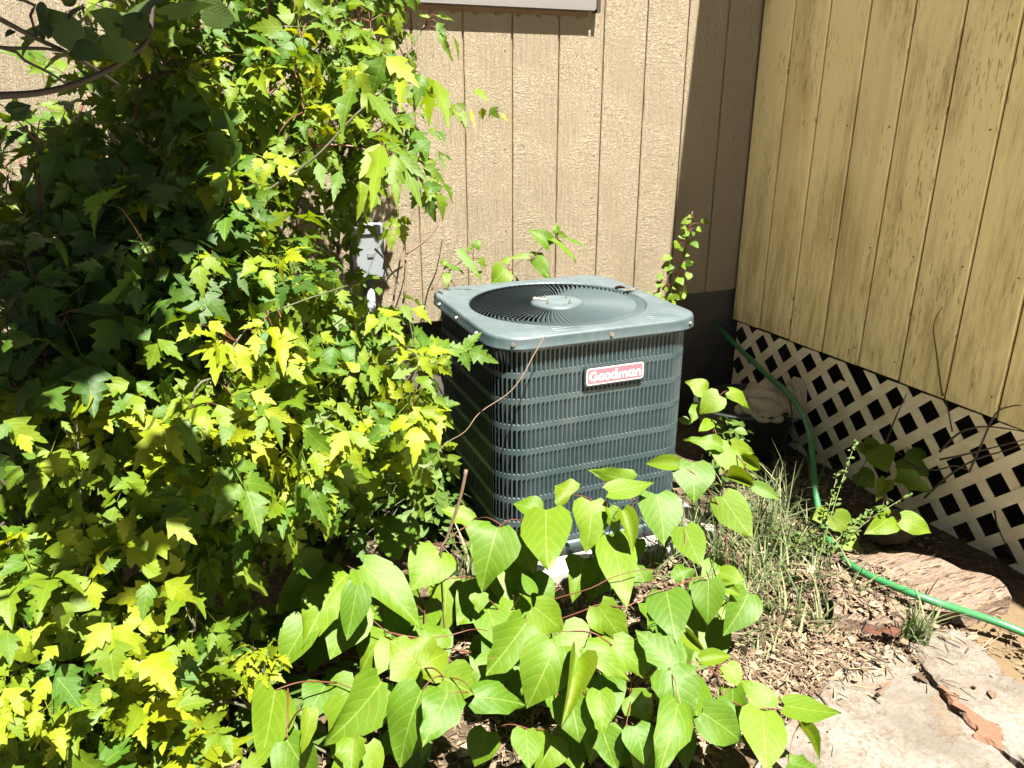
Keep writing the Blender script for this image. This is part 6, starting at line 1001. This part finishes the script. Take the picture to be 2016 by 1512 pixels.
def elder_compound(name, seed, five=False):
    rr = random.Random(seed); V, Fc, uv = [], [], []
    # petiole
    pl = 1.0
    for i in range(3):
        y_ = pl * i / 2
        for k in range(3):
            a = 2 * PI * k / 3; V.append((.014 * math.cos(a), y_, .014 * math.sin(a) + .05 * math.sin(PI * i / 2))); uv.append((.5, .5))
    for i in range(2):
        for k in range(3): Fc.append((i * 3 + k, i * 3 + (k + 1) % 3, i * 3 + 3 + (k + 1) % 3, i * 3 + 3 + k))
    add_leaflet(V, Fc, uv, rr, (0, pl + .2, .0), rr.uniform(-.2, .2), 1.05, rr.uniform(.5, 1.2), rr.uniform(.1, .55), rr.uniform(.1, .6))
    for sd_ in (-1, 1):
        add_leaflet(V, Fc, uv, rr, (sd_ * .05, pl - .02, 0), -sd_ * rr.uniform(.85, 1.5), rr.uniform(.7, .95), rr.uniform(.2, 1.1), rr.uniform(.1, .6), rr.uniform(.1, .7))
        if five: add_leaflet(V, Fc, uv, rr, (sd_ * .03, pl - .45, 0), -sd_ * rr.uniform(1.0, 1.4), rr.uniform(.55, .75), rr.uniform(.2, .8), .2, .2)
    return new_mesh(name, V, Fc, uv, True)
EC = [elder_compound('box_elder_leaf_%d' % k, 80 + k, k % 4 == 3) for k in range(14)]

def oval_leaf(name, wd=.3, rows=4, fold=.2, droop=.15):
    V, Fc, uv = [], [], []
    for i in range(rows + 1):
        t = i / rows; w_ = wd * math.sin(PI * min(1, t * .96 + .03)) ** .8
        for u in (-1, 0, 1): V.append((u * w_, t, fold * abs(u) * w_ - droop * t * t)); uv.append((.5 + u * w_, t))
    for i in range(rows):
        for j in range(2):
            a = i * 3 + j; Fc.append((a, a + 1, a + 4, a + 3))
    return new_mesh(name, V, Fc, uv, True)
OV = [oval_leaf('oval_leaf_a', .22), oval_leaf('oval_leaf_b', .32), oval_leaf('oval_leaf_c', .42, fold=.3)]

def with_mat(me, mat, cache={}):
    k = (me.name, mat.name)
    if k not in cache:
        c = me.copy(); c.name = me.name; c.materials.clear(); c.materials.append(mat); cache[k] = c
    return cache[k]

def place_leaf(plant, me, rec, mat, wr=1.0, name='leaf'):
    """rec: base xyz, tip xyz, width, normal xyz"""
    B, T, W, N = Vector(rec[0:3]), Vector(rec[3:6]), rec[6], Vector(rec[7:10])
    L = (T - B).length
    o = link(name, with_mat(me, mat), mat, plant)
    o.matrix_world = basis(T - B, N, (W / wr, L, (L + W) / 2), B)
    return B

def stems(plant, name, lines, radii, mat, n=6):
    mb_ = MB()
    for P, r in zip(lines, radii):
        Q = smooth_path(P, 4)
        mb_.tube(Q, [r * (1 - .6 * i / (len(Q) - 1)) for i in range(len(Q))], n)
    return mb_.build(name, mat, plant, True)

def nearest(P, pts):
    return min(pts, key=lambda q: (q - P).length)

def zigzag(a, c, k=4, amp=.012):
    a, c = Vector(a), Vector(c); out = [a]
    for i in range(1, k): out.append(a.lerp(c, i / k) + rnd(amp))
    return out + [c]

def knotweed(root, recs, label, extra=(), name='knotweed_plant', mats=('knot', 'knot_young'), young=.1, fold_below=.42, group=None, seeds=0):
    rr = random.Random(100 + seeds)
    pl = thing(name, label, 'plant', root, group=group)
    root = Vector(root)
    B = [Vector(r[0:3]) for r in recs]
    inv = Matrix.Translation(-root)
    lines, rad = [], []
    pts = [root.copy()]
    for e in extra:
        Q = smooth_path(e, 4); pts += Q; lines.append(list(e)); rad.append(.0022)
    if extra:
        for e in extra:
            lines.append(zigzag(root, e[0], 4, .01)); rad.append(.0032); pts += [Vector(p) for p in lines[-1]]
    # grow stems outwards: join each leaf base to the nearest stem point already there
    order = sorted(range(len(B)), key=lambda i: (B[i] - root).length)
    for i in order:
        q = nearest(B[i] - Vector((0, 0, .03)), pts)
        d = (B[i] - q).length
        if d > .012:
            mid = q.lerp(B[i], .55) + Vector((0, 0, min(.03, d * .12))) + rnd(.004)
            lines.append([q, mid, B[i]]); rad.append(.0017 if d < .12 else .0026)
            if d > .06: pts += [mid, q.lerp(B[i], .8)]
    lines = [[inv @ Vector(p) for p in L] for L in lines]
    stems(pl, 'stem', lines, rad, M['stem_red'])
    for i, r in enumerate(recs):
        L = (Vector(r[3:6]) - Vector(r[0:3])).length
        asp = r[6] / max(L, 1e-4)
        me = rr.choice(KNf) if asp < fold_below else rr.choice(KN)
        yg = rr.random() < young or asp < fold_below
        o_mat = M[mats[1]] if yg else M[mats[0]]
        B_, T_, W, N = Vector(r[0:3]) - root, Vector(r[3:6]) - root, r[6], Vector(r[7:10])
        o = link('leaf', with_mat(me, o_mat), o_mat, pl)
        Wn = W * 1.10 if asp >= fold_below else W * 1.35
        o.matrix_parent_inverse = Matrix.Identity(4)
        o.matrix_basis = basis(T_ - B_, N, (Wn, L * 1.04, (L + W) / 2 * rr.uniform(.6, 2.0)), B_)
    return pl

bpy.context.view_layer.update()
knotweed((.74, 1.62, 0), KA, 'broad leaved knotweed clump nearest the camera at bottom centre, left of the others', seeds=1, extra=[ST_K[0]], group='knotweed plants in front of the condenser')
knotweed((1.02, 1.72, 0), KB, 'broad leaved knotweed clump whose heart shaped leaves overlap the condenser front', seeds=2, group='knotweed plants in front of the condenser')
knotweed((.86, 1.42, 0), KC, 'broad leaved knotweed clump with red zigzag stems below the concrete pad', seeds=3, extra=ST_K[1:], group='knotweed plants in front of the condenser')
knotweed((1.24, 1.45, 0), KD, 'knotweed with scattered leaves reaching over the flagstone edge and dry grass', seeds=4, extra=ST_KD, group='knotweed plants in front of the condenser')
knotweed((1.72, 2.12, 0), KE, 'yellow green knotweed beside the right side of the condenser', seeds=5, young=.5)
knotweed((2.10, 1.80, 0), KF, 'young yellow leaved plant in front of the cream lattice', seeds=6, young=.75)
knotweed((1.12, 2.87, 0), KG, 'thin leafy shoot rising behind the condenser lid against the tan wall', seeds=7, young=0, fold_below=.1, name='leafy_shoot')
knotweed((.86, 2.86, 0), KH, 'small drooping shoot behind the left corner of the condenser', seeds=8, young=0, fold_below=.25, name='leafy_shoot')

# slim round-leaved sapling behind the condenser's right corner
rs = thing('sapling', 'slim yellow green round leaved sapling at the shaded wall strip', 'sapling', (1.80, 2.80, 0))
top = max(RS, key=lambda r: r[2])
q0 = Vector((1.80, 2.80, 0)); qt = Vector(top[0:3])
Ls = [[Vector((0, 0, 0)), Vector((.03, 0, .35)), (qt - q0) * .8, qt - q0 + Vector((0, 0, .02))]]
spine = smooth_path([q0 + p for p in Ls[0]], 8); rad = [.005]
for r in RS:
    B_ = Vector(r[0:3]); q = nearest(B_ - Vector((0, 0, .02)), spine)
    if (B_ - q).length > .008: Ls.append([q - q0, (q.lerp(B_, .5) - q0) + Vector((0, 0, .006)), B_ - q0]); rad.append(.0016)
stems(rs, 'stem', Ls, rad, M['stem_red'], 5)
for i, r in enumerate(RS):
    B_, T_ = Vector(r[0:3]) - q0, Vector(r[3:6]) - q0
    mt = M['knot_young'] if i % 3 else M['knot']
    o = link('leaf', with_mat(KN[i % 6], mt), mt, rs); o.matrix_basis = basis(T_ - B_, r[7:10], (r[6], (T_ - B_).length, r[6]), B_)

# ------------------------------------------------------------------ box elder saplings
def box_elder(root, recs, clumps, label, lines=(), young_far=.25, seed=0, stem_r=.011, limit=300, up=.6, name='box_elder_sapling', mat='elder', tone=.25):
    rr = random.Random(seed)
    pl = thing(name, label, 'sapling', root)
    root = Vector(root)
    pts = [root.copy()]
    L, rad = [], []
    for e in lines:
        e = [Vector(p) for p in e]
        base = [Vector((e[0].x - .03, e[0].y + .16, 0)), Vector((e[0].x - .02, e[0].y + .12, e[0].z * .5)), e[0]]
        L.append(base + e[1:]); rad.append(stem_r); pts += smooth_path(L[-1], 5)
    if not lines:
        cz = sum((Vector(c[:3]) for c in clumps), Vector((0, 0, 0))) / max(1, len(clumps))
        L.append([root, root.lerp(cz, .5) + rnd(.03), cz]); rad.append(stem_r); pts += smooth_path(L[0], 6)
    order = sorted(clumps, key=lambda c: (Vector(c[:3]) - root).length)
    leaves = []
    for c in order:
        C_ = Vector(c[:3]); q = nearest(C_ - Vector((0, 0, .12)), pts)
        mid = q.lerp(C_, .5) + Vector((0, .02, .03)) + rnd(.012)
        tw = smooth_path([q, mid, C_], 4)
        L.append([q, mid, C_]); rad.append(.005); pts += tw[2:]
        rd, cnt, size = c[3], c[4], c[5]
        for k in range(cnt):
            P = C_ + Vector((rr.gauss(0, .5), rr.gauss(0, .5), rr.gauss(0, .5))) * rd
            d = (P - C_).normalized() + Vector((0, -.35, -.55 + rr.gauss(0, .25)))
            nrm_ = SUN * .8 + Vector((0, -.3, .1)) + Vector((rr.gauss(0, .42), rr.gauss(0, .42), rr.gauss(0, .42)))
            s_ = size * rr.uniform(.55, 1.3)
            A = P - d.normalized() * s_ * 1.2
            leaves.append((rr.choice(EC), basis(d, nrm_, s_, A - root), (P - EYE).length, rr.random() < tone))
            if k % 3 == 0: L.append([C_.lerp(A, 0), C_.lerp(A, .6) + Vector((0, 0, .01)), A]); rad.append(.0024)
    mb_ = stems(pl, 'stem', [[p - root for p in l] for l in L[:max(1, len(lines))]], rad[:max(1, len(lines))], M['stem_grey'], 7)
    if len(L) > max(1, len(lines)):
        stems(pl, 'twigs', [[p - root for p in l] for l in L[max(1, len(lines)):]], rad[max(1, len(lines)):], M['stem_red'] if seed % 2 else M['stem_grey'], 4)['kind'] = 'stuff'
    # petioles and leaflets that the photograph shows one by one
    pet, prad = [], []
    for i, r in enumerate(recs):
        B_, T_, W, N = Vector(r[0:3]), Vector(r[3:6]), r[6], Vector(r[7:10])
        Ln = (T_ - B_).length
        mt = M['elder_young'] if rr.random() < young_far else M[mat]
        o = link('leaflet', with_mat(EL[i % 6], mt), mt, pl)
        o.matrix_basis = basis(T_ - B_, N, (W / .66, Ln, (Ln + W) / 2 * rr.uniform(.6, 2.2)), B_ - root)
        q = nearest(B_ + Vector((0, .05, -.02)), pts)
        if (q - B_).length < .09:
            pet.append([q - root, (q.lerp(B_, .6) - root) + Vector((0, 0, .008)), B_ - root]); prad.append(.0022)
    if pet: stems(pl, 'petioles', pet, prad, M['stem_red'], 4)['kind'] = 'stuff'
    leaves.sort(key=lambda t: t[2])
    room = limit - len(recs)
    for me, Mx, d, yg in leaves[:room]:
        mt = M['elder_young'] if yg else M[mat]
        o = link('leaf', with_mat(me, mt), mt, pl); o.matrix_basis = Mx
    if leaves[room:]: joined('foliage', [(me, Mx) for me, Mx, *_ in leaves[room:]], pl, M['elder_join'])
    return pl

box_elder((.15, 2.45, 0), SAP_B2t, CL_wall, 'tall box elder sapling against the tan wall at upper left', seed=1, stem_r=.014, tone=.2)
box_elder((-.12, 2.0, 0), SAP_B2, [], 'slender box elder stem leaning up to the right across the tan wall', lines=ST_B2, seed=2, stem_r=.0046, young_far=.12)
box_elder((-.25, 2.25, 0), SAP_B5, CL_dark, 'shaded dark green box elder at the left edge', seed=3, stem_r=.014, tone=.03, mat='elder_shaded')
box_elder((-.02, 1.72, 0), SAP_B3, CL_mid, 'sunny yellow green box elder sapling at middle left', lines=ST_B3[:1], seed=4, stem_r=.0036, tone=.3, young_far=.4)
box_elder((.2, 1.85, 0), SAP_B3r, [], 'light green box elder sprig beside the dark left side of the condenser', lines=ST_B3[1:], seed=5, stem_r=.003, young_far=.2)
box_elder((-.3, 1.5, 0), SAP_B4, CL_front, 'low bright yellow box elder bush at the lower left', seed=6, tone=.32, young_far=.4)
box_elder((-.1, 1.35, 0), [], CL_low, 'smallest box elder seedling patch in the bottom left corner', seed=7, stem_r=.006, tone=.2)
box_elder((.22, 1.42, 0), [], CL_yellow, 'tiny yellow box elder seedling left of the big knotweed leaves', seed=8, stem_r=.004, tone=.95)

# ------------------------------------------------------------------ tree that hangs over the left side
ot = thing('overhanging_tree', 'dark leafy tree branches hanging into the upper left corner', 'tree', (-1.25, .75, 0))
r0 = Vector((-1.25, .75, 0))
mb = MB(); mb.tube(smooth_path([(0, 0, -.05), (.02, .03, .8), (.0, .05, 1.5), (.08, .06, 2.2), (.2, .1, 2.9)], 4), [.075] * 4 + [.065] * 5 + [.055] * 4 + [.045] * 4, 10)
mb.build('trunk', M['dark_bark'], ot, True)
for k, P in enumerate(ST_dark):
    P = [Vector(p) - r0 for p in P]
    a = Vector((.03, .05, 1.35 + .08 * k))
    mb = MB(); Q = smooth_path([a, *[a.lerp(P[0], t_ / 8) + Vector((0, 0, .03 * math.sin(PI * t_ / 8))) for t_ in range(1, 8)]] + P, 3)
    R_ = [(.0052, .0042, .0034, .003, .003)[k]] * len(Q)
    mb.tube(Q, [r_ * (1.25 - .75 * i / (len(Q) - 1)) for i, r_ in enumerate(R_)], 7); mb.build('branch', M['dark_bark'], ot, True)
shade = []
rr = random.Random(77)
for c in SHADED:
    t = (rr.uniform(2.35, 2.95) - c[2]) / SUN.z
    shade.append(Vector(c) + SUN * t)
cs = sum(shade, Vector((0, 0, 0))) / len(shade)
for k in range(9):
    tip = shade[(k * 23) % len(shade)] - r0
    a = Vector((.08, .06, 2.15 + .07 * k))
    mb = MB(); mb.tube(smooth_path([a, a.lerp(tip, .5) + Vector((0, 0, .08)), tip], 6), [.014 * (1 - .75 * i / 12) for i in range(13)], 6); mb.build('branch', M['dark_bark'], ot, True)
for r in DARK:
    B_, T_ = Vector(r[0:3]) - r0, Vector(r[3:6]) - r0
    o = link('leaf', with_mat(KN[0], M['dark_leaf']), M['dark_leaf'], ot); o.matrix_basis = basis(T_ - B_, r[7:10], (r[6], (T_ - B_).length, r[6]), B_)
for k, P in enumerate(shade):
    d = Vector((rr.gauss(0, 1), rr.gauss(0, 1), -.3)); n_ = SUN + Vector((rr.gauss(0, .3), rr.gauss(0, .3), 0))
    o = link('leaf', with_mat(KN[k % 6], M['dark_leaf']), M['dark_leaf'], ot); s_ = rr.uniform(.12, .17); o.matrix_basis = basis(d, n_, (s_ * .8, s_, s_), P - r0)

# ------------------------------------------------------------------ bare vines and twigs
def bare(lines, name, label, mat, r, cat='twig'):
    mb_ = MB()
    for P in lines:
        Q = smooth_path(P, 4)
        mb_.tube(Q, [r * (1.1 - .7 * i / (len(Q) - 1)) for i in range(len(Q))], 5)
    o = mb_.build(name, mat, None, True)
    return tag(o, label, cat)
bare(ST_tw, 'bare_vine', 'tangle of bare brown stems against the wall left of the condenser', M['cane'], .0042, 'vine')
bare(ST_fr, 'bare_vine', 'thin bare runner arching across the front left corner of the condenser', M['cane'], .0018, 'vine')
bare([P for i, P in enumerate(ST_lat) if i not in (2, 3, 6)], 'bare_vine', 'dry brown branches crossing the right end of the lattice', M['bark'], .0042, 'vine')
bare([ST_lat[2], ST_lat[3]], 'bare_vine', 'thin curved tendril climbing the weathered planks above the lattice', M['cane'], .0032, 'vine')
bare([ST_lat[6]], 'bare_vine', 'short dead stalk leaning on the lattice near its lower right end', M['dark_bark'], .003, 'vine')
for k, lab in enumerate(('pointed dead knotweed cane standing left of the condenser', 'hollow cut cane leaning among leaves at lower left', 'shorter cut cane stub beside the hollow one', 'long dead cane left of the largest knotweed leaf')):
    P = ST_cane[k]
    P = P + [(P[-1][0] + .01, P[-1][1] + .02, 0.0)]
    bare([P], 'dead_cane', lab, M['cane'], .0052, 'cane')

# broken twigs and dead leaves lying about
def short_twig(a, c, r, mat, label):
    mb_ = MB(); mb_.tube([a, Vector(a).lerp(Vector(c), .5) + rnd(.002), c], [r, r * .9, r * .6], 6); return tag(mb_.build('broken_twig', mat), label, 'twig')
short_twig((1.505, 1.118, .042), (1.565, 1.137, .044), .0055, M['cane'], 'thicker broken twig lying on the pale flagstone')
short_twig((1.535, 1.141, .041), (1.572, 1.138, .046), .003, M['cane'], 'thinner broken twig touching the thick one on the flagstone')
short_twig((1.60, 1.27, .05), (1.62, 1.20, .045), .005, M['bark'], 'stick leaning off the litter onto the flagstone edge')
def dead_leaf(loc, d, n_, s_, mat, label):
    me = with_mat(KNf[0] if s_[0] < s_[1] * .6 else KN[5], mat)
    o = link('dry_leaf', me, mat); o.matrix_basis = basis(d, n_, s_, loc); return tag(o, label, 'dry leaf')
dead_leaf((1.46, 2.42, .854), (1, -.2, .1), (0, .2, 1), (.03, .05, .04), M['tan_leaf'], 'curled tan dry leaf on the condenser lid near its right edge')
dead_leaf((1.43, 2.44, .852), (1, -.2, .2), (.3, .2, 1), (.012, .045, .03), M['red_leaf'], 'narrow rusty dry leaf beside the tan one on the condenser lid')
for k, (x_, y_, lab) in enumerate([(1.70, 1.30, 'largest rust coloured dry leaf under the grass tuft by the flagstones'), (1.75, 1.29, 'folded rust coloured dry leaf against the flagstone joint'), (1.665, 1.32, 'small rust coloured dry leaf at the timber foot')]):
    dead_leaf((x_, y_, .06), (rr.uniform(-1, 1), -.6, .1), (rr.uniform(-.4, .4), -.4, 1), (.032, .05, .05), M['red_leaf'], lab)
cal = thing('seed_litter', 'pale seeds caught on the fan hub plate of the condenser', 'seeds', (1.105, 2.42, .85))
for k in range(9):
    mb = MB(); c = Vector((rr.gauss(0, .018), rr.gauss(0, .012), .003)); mb.tube([c, c + rnd(.004) + Vector((.006, 0, 0))], [.0035, .0015], 5); mb.build('seed', M['twig_pale'], cal)

# ------------------------------------------------------------------ grass, weeds, litter
def blade(name, bend):
    V, Fc, uv = [], [], []
    for i in range(5):
        t = i / 4; w_ = .5 * (1 - t) ** .7 if i < 4 else 0.02
        for u in (-1, 1): V.append((u * w_ * .05, bend * t * t, t * (1 - .35 * bend * t))); uv.append((.5 + u * .2, t))
    for i in range(4): Fc.append((2 * i, 2 * i + 1, 2 * i + 3, 2 * i + 2))
    return new_mesh(name, V, Fc, uv, True)
BL = [blade('blade_%d' % k, b_) for k, b_ in enumerate((.1, .35, .7, 1.0))]
def zrot(a, s_, loc, tx=0.0):
    return Matrix.Translation(loc) @ Matrix.Rotation(a, 4, 'Z') @ Matrix.Rotation(tx, 4, 'X') @ Matrix.Diagonal((s_[0], s_[1], s_[2], 1))
items = []
def tuft(cx, cy, n, rad_, hgt, z=0.0, wmul=1.0):
    for _ in range(n):
        a = rr.uniform(0, 2 * PI); q = abs(rr.gauss(0, rad_))
        h = hgt * rr.uniform(.45, 1.2)
        items.append((rr.choice(BL), zrot(a, (rr.uniform(.09, .24) * wmul, h, h), (cx + q * math.cos(a), cy + q * math.sin(a), z - .005), rr.uniform(-.35, .15))))
for (cx, cy, n, rd, h) in GRASS: tuft(cx, cy, n, rd, h)
joined('grass', items, None, M['grass'])['label'] = 'clumps of green and drying grass around the pad and timber'
o = bpy.data.objects['grass']; o['category'] = 'grass'
items = []
for (cx, cy, n, rd, h) in ((1.80, 1.262, 70, .022, .15),): tuft(cx, cy, n, rd, h, .03, .8)
o = joined('grass_tuft', items, None, M['grass'], kind=None); tag(o, 'spiky grass tuft growing from the joint between the flagstones', 'grass')

items = []
WM = [EL[3], OV[0], OV[1], OV[2], EL[1]]
for (cx, cy, n, rd, h, s_) in WEEDS:
    for _ in range(n):
        a = rr.uniform(0, 2 * PI); q = abs(rr.gauss(0, rd))
        z = h * rr.uniform(.1, 1.0)
        d = Vector((math.cos(a), math.sin(a), rr.uniform(-.5, .5))); nn = Vector((rr.gauss(0, .5), -.3 + rr.gauss(0, .5), 1))
        s2 = s_ * rr.uniform(.6, 1.3)
        items.append((rr.choice(WM[1:4]), basis(d, nn, (s2, s2, s2), (cx + q * math.cos(a), cy + q * math.sin(a), z))))
        if rr.random() < .25:
            items.append((BL[0], zrot(a, (.025, z * 1.05, z * 1.05), (cx + q * .8 * math.cos(a), cy + q * .8 * math.sin(a), 0))))
o = joined('undergrowth', items, None, M['weed']); o['label'] = 'low small leaved weeds between the shrubs and the condenser'; o['category'] = 'weeds'

# feathery weed with tiny leaflets leaning over the hose
fw = thing('feathery_weed', 'tall thin weed with tiny paired leaves leaning across the hose', 'weed', (1.80, 1.66, 0))
f0 = Vector((1.80, 1.66, 0))
LI = []; fl_ = []
for (tip, n) in FEATHER:
    P = smooth_path([f0, f0.lerp(Vector(tip), .5) + Vector((0, 0, .04)), tip], 8)
    LI.append([p - f0 for p in P[::4]])
    for i in range(3, len(P)):
        for sd_ in (-1, 1):
            for q in range(n):
                d = Vector((sd_ * .8 + rr.gauss(0, .3), rr.gauss(0, .4), rr.uniform(.0, .8))); s_ = rr.uniform(.012, .024)
                fl_.append((OV[q % 2], basis(d, Vector((0, -.5, 1)) + rnd(.3), s_, P[i] - f0 + rnd(.004))))
stems(fw, 'stem', LI, [.0022] * len(LI), M['stem_green'], 5)
joined('foliage', fl_, fw, M['weed'])

# litter: straw, chips and curled dead leaves
strip_a = new_mesh('straw_strip', [(-.03, 0, 0), (.03, 0, 0), (-.03, .5, .05), (.03, .5, .05), (-.02, 1, .0), (.02, 1, .0)], [(0, 1, 3, 2), (2, 3, 5, 4)], [(.4, 0), (.6, 0), (.4, .5), (.6, .5), (.4, 1), (.6, 1)])
chip = new_mesh('litter_chip', [(-.2, 0, 0), (.22, .05, .08), (.3, .55, .14), (-.28, .5, .03), (.05, 1, .1)], [(0, 1, 2, 3), (3, 2, 4)], [(.3, 0), (.7, 0), (.75, .5), (.2, .5), (.5, 1)])
items = []
for (x0, x1, y0, y1, n, z) in LITTER:
    for _ in range(n):
        p = (rr.uniform(x0, x1), rr.uniform(y0, y1), z + abs(rr.gauss(0, .008)))
        if rr.random() < .55:
            s_ = rr.uniform(.02, .07); me = strip_a; sc = (s_ * rr.uniform(.6, 1.6), s_, s_)
        else:
            s_ = rr.uniform(.008, .03) * (1.7 if rr.random() < .12 else 1); me = rr.choice((chip, OV[1], OV[0], OV[2], EL[4])); sc = (s_, s_, s_ * rr.uniform(1, 2.5))
        items.append((me, basis(Vector((rr.gauss(0, 1), rr.gauss(0, 1), rr.gauss(0, .18))), Vector((rr.gauss(0, .35), rr.gauss(0, .35), 1)), sc, p)))
o = joined('leaf_litter', items, None, M['straw']); o['label'] = 'dry straw and chipped leaf litter on the soil'; o['category'] = 'litter'
